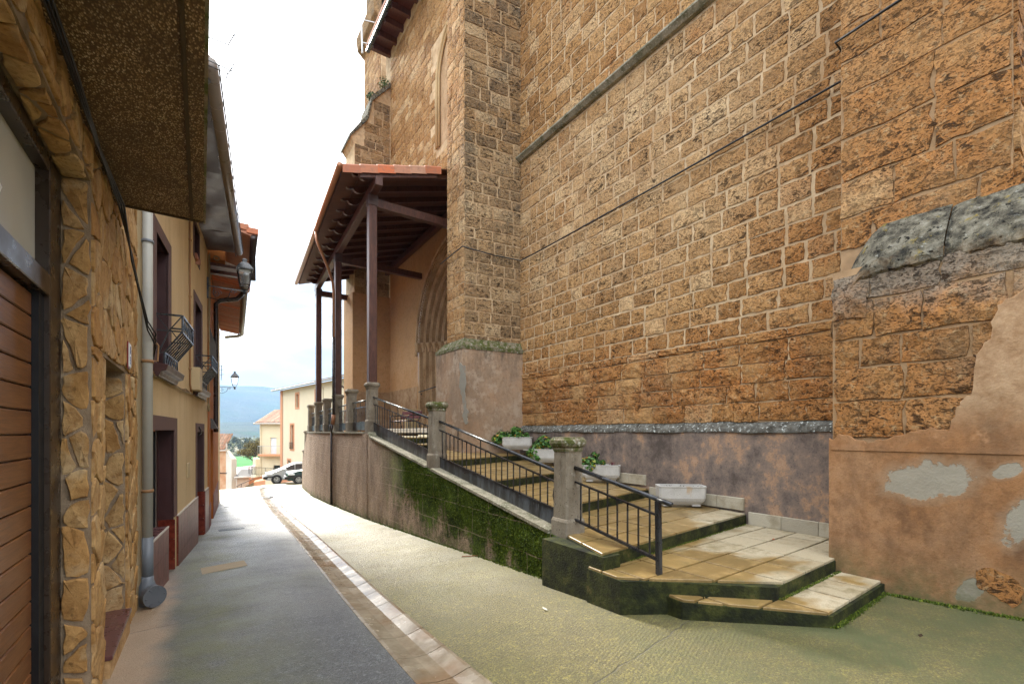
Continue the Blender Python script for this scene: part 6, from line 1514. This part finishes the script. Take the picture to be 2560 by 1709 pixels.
B('wall', MB().add([q[0]-Vector((0, 0, .05)), q[3]-Vector((0, 0, .05)), q[3]-Vector((0, 0, 5)), q[0]-Vector((0, 0, 5)), q[2]-Vector((0, 0, .05)), q[2]-Vector((0, 0, 5))], [(0, 1, 2, 3), (1, 4, 5, 2)]), 'far_white', sh)
lo = thing('lower_house', 'low pinkish house wall with white eave just below the road edge', 'house', atT(610, 1220, 42))
e0, e1 = atT(592, 1192, 43), atT(622, 1192, 44); dn = Vector((0, 0, -4)); bk = Vector((.6, 3.5, .4))
B('wall', MB().add([e0, e1, e1+dn, e0+dn, e0+bk, e1+bk], [(0, 1, 2, 3)]), 'far_white', lo)
B('roof', MB().add([e0+Vector((-.2, -.3, .05)), e1+Vector((.1, -.3, .05)), e1+bk+Vector((0, 0, .1)), e0+bk+Vector((0, 0, .1)), e0+Vector((-.2, -.3, -.05)), e1+Vector((.1, -.3, -.05))], [(0, 1, 2, 3), (0, 4, 5, 1)]), 'slate', lo)
B('gutter', MB().tube([e0+Vector((-.2, -.35, 0)), e1+Vector((.1, -.35, 0))], .09, 8), 'trim_white', lo, True); B('drainpipe', MB().tube([e0+Vector((0, -.1, 0)), e0+Vector((0, -.1, -4))], .06, 8), 'trim_white', lo)
tr = thing('terrace_wall', 'low salmon rendered terrace wall left of the silver car', 'wall', atT(640, 1215, 41))
c0, c1 = atT(622, 1195, 42), atT(663, 1199, 41); c2 = atT(634, 1205, 41)
B('wall_back', MB().add([c0, atT(655, 1190, 46), atT(655, 1215, 46)+dn, c0+dn], [(0, 1, 2, 3)]), 'far_salmon', tr)
B('wall_front', MB().add([c2, c1, c1+dn*.5, c2+dn*.5, c2+Vector((.3, 2, 0)), c1+Vector((.3, 2, 0))], [(0, 1, 2, 3), (0, 4, 5, 1)]), 'far_salmon', tr)
B('ramp_side', MB().add([c2+Vector((0, -.05, 0)), atT(612, 1215, 41), atT(612, 1225, 41)+dn*.3, c2+dn*.4], [(0, 1, 2, 3)]), 'bank_earth', tr)
B('ramp_rail', MB().tube([atT(590, 1216, 40.5), atT(603, 1209, 40.8), atT(634, 1196, 41)], .03, 6).tube([atT(603, 1209, 40.8), atT(603, 1217, 40.8)], .03, 6), 'black_iron', tr)
fn_ = thing('terrace_fence', 'black iron fence on the terrace in front of the yellow house', 'fence', atT(660, 1187, 47))
f0, f1, fm_ = atT(622, 1166, 45), atT(705, 1170, 50), atT(643, 1168, 46)
B('top_rail', MB().bar(f0, fm_, .04).bar(fm_, f1, .04), 'black_iron', fn_); B('bottom_rail', MB().bar(f0-Vector((0, 0, .72)), fm_-Vector((0, 0, .72)), .03).bar(fm_-Vector((0, 0, .72)), f1-Vector((0, 0, .72)), .03), 'black_iron', fn_)
for i in range(12): p_ = f0.lerp(fm_, i/11); B('fence_bar', MB().bar(p_, p_-Vector((0, 0, .74)), .022 if i % 4 else .05), 'black_iron', fn_)
for i in range(1, 22): p_ = fm_.lerp(f1, i/22); B('fence_bar', MB().bar(p_, p_-Vector((0, 0, .74)), .022 if i % 7 else .05), 'black_iron', fn_)

# ================================================================== TREES, HILLS, HAZE
def branch(mb, p, d, L, r, lvl, rnd, tips, spread=.6):
    q = p+d*L; mid = (p+q)/2+Vector((rnd.uniform(-.06, .06)*L, rnd.uniform(-.06, .06)*L, 0)); mb.tube([p, mid, q], [r, r*.8, r*.6], 6 if lvl > 2 else 4, False)
    if lvl == 0: tips.append(q); return
    tips.append(mid)
    for k in range(rnd.choice((2, 3, 3))):
        nd = (d+Vector((rnd.gauss(0, spread), rnd.gauss(0, spread), rnd.uniform(-.05, .45)))).normalized(); branch(mb, p+(q-p)*rnd.uniform(.55, 1), nd, L*rnd.uniform(.6, .82), r*.58, lvl-1, rnd, tips, spread)
def tree_mesh(seed, Hh, leafy, lsize, leafn, lvl=5, lmat='far_leaf'):
    rnd = random.Random(seed); tb = MB(); tips = []
    branch(tb, Vector((0, 0, 0)), Vector((0, 0, 1)), Hh*.27, Hh*.022, lvl, rnd, tips, .5)
    lb_ = MB()
    for t_ in tips: leaf_cloud(lb_, t_, (leafy, leafy, leafy), leafn, lsize, rnd)
    return tb.me('trunk', 'bark'), lb_.me('crown', lmat)
TM = [tree_mesh(s, 17, 1.5, .55, 5, 5) for s in (3, 8, 14)]
def tree(name, x, y, z, k, sc, label, group, tm=None):
    t = thing(name, label, 'tree', (x, y, z), group, R.uniform(0, 6), True); t.scale = (sc, sc, sc*R.uniform(.9, 1.1))
    a, b = tm or TM[k % 3]; link('trunk', a, t); link('crown', b, t)
TL = ['pale budding poplar at the left edge of the far tree row', 'rounded budding tree left of centre in the far tree row', 'broad budding tree in the middle of the far tree row', 'greyish tree right of the broad one in the far tree row', 'tree of the far row just left of the yellow house', 'tree of the far row half hidden by the yellow house']
for k, (u, t_, sc) in enumerate(((556, 430, 1.0), (583, 440, 1.05), (612, 425, 1.12), (640, 445, .98), (662, 430, 1.08), (690, 440, 1.0))):
    p_ = atT(u, 1078, t_); tree('budding_tree', p_.x, p_.y, -17.8, k, sc, TL[k], 'trees beyond the green field')
woods = MB(); rw_ = random.Random(4)
for i in range(520):
    x = rw_.uniform(-420, 420); y = rw_.uniform(450, 560)+abs(x)*.05; h_ = rw_.uniform(8, 15)
    leaf_cloud(woods, (x, y, -17.8+h_*.55), (5, 5, h_*.5), 34, 1.1, rw_)
for i in range(300):
    x = rw_.uniform(-200, 300); y = rw_.uniform(416, 428); leaf_cloud(woods, (x, y, -16.8), (2.5, 2, 1.4), 14, .5, rw_)
tag(link('woodland', woods.me('woodland', 'far_leaf')), 'leafless grey-green woodland massed beyond the green field', 'woodland', kind='stuff')
NT_ = tree_mesh(31, 9, .55, .10, 7, 6, 'near_bud')
for k, (u, t_, sc, lab) in enumerate(((640, 92, 1.0, 'brownish budding tree left of the yellow house above the field'), (662, 100, 1.1, 'taller brownish budding tree rising behind the yellow house wall'))):
    p_ = atT(u, 1165, t_); tree('brown_tree', p_.x, p_.y, p_.z-1.0, 0, sc, lab, 'brownish trees beside the yellow house', NT_)
# hills: ridges of a height field across the valley
def hill(name, y0, y1, peak, seed, zf):
    rnd = random.Random(seed); ph = [(rnd.uniform(0, 6), rnd.uniform(.6, 1.4)) for _ in range(8)]
    def f(a, b):
        x = -6500+13000*a; y = y0+(y1-y0)*b
        ridge = zf(x)
        s = math.sin(min(1, b*1.25)*math.pi/2)**1.5
        n_ = sum(math.sin(x*.0009*k*w_+p_+b*3*k*.6)*math.cos(b*4*k*.5+p_)/k for k, (p_, w_) in enumerate(ph, 1))
        return (x, y+140*n_, -19+peak*ridge*s+18*n_*s*(1-s*.6))
    return struct(name, MB().grid(f, 150, 34), 'hill_wood', True)
def ridge1(x): return .94+.07*math.sin(x*.0016+1.0)+.03*math.sin(x*.006)+.02*math.sin(x*.013+2)
hill('hill', 2600, 5200, 400, 3, ridge1)
hill('hill_foot', 1500, 2900, 62, 9, lambda x: .8+.25*math.sin(x*.003+.8))
hz = MB().box(-6900, 6900, -60, 5900, -20, 480)
me_ = hz.me('haze', None); ho = link('haze', me_); tag(ho, 'thin blue-white air haze over the valley', 'haze', kind='stuff')
hm = bpy.data.materials.new('haze_air'); hm.use_nodes = True; t_ = hm.node_tree; t_.nodes.clear()
o_ = t_.nodes.new('ShaderNodeOutputMaterial'); v_ = t_.nodes.new('ShaderNodeVolumePrincipled'); v_.inputs['Color'].default_value = (.42, .66, 1.0, 1); v_.inputs['Density'].default_value = .00017; v_.inputs['Anisotropy'].default_value = 0.0
t_.links.new(v_.outputs[0], o_.inputs['Volume']); ho.data.materials.append(hm)
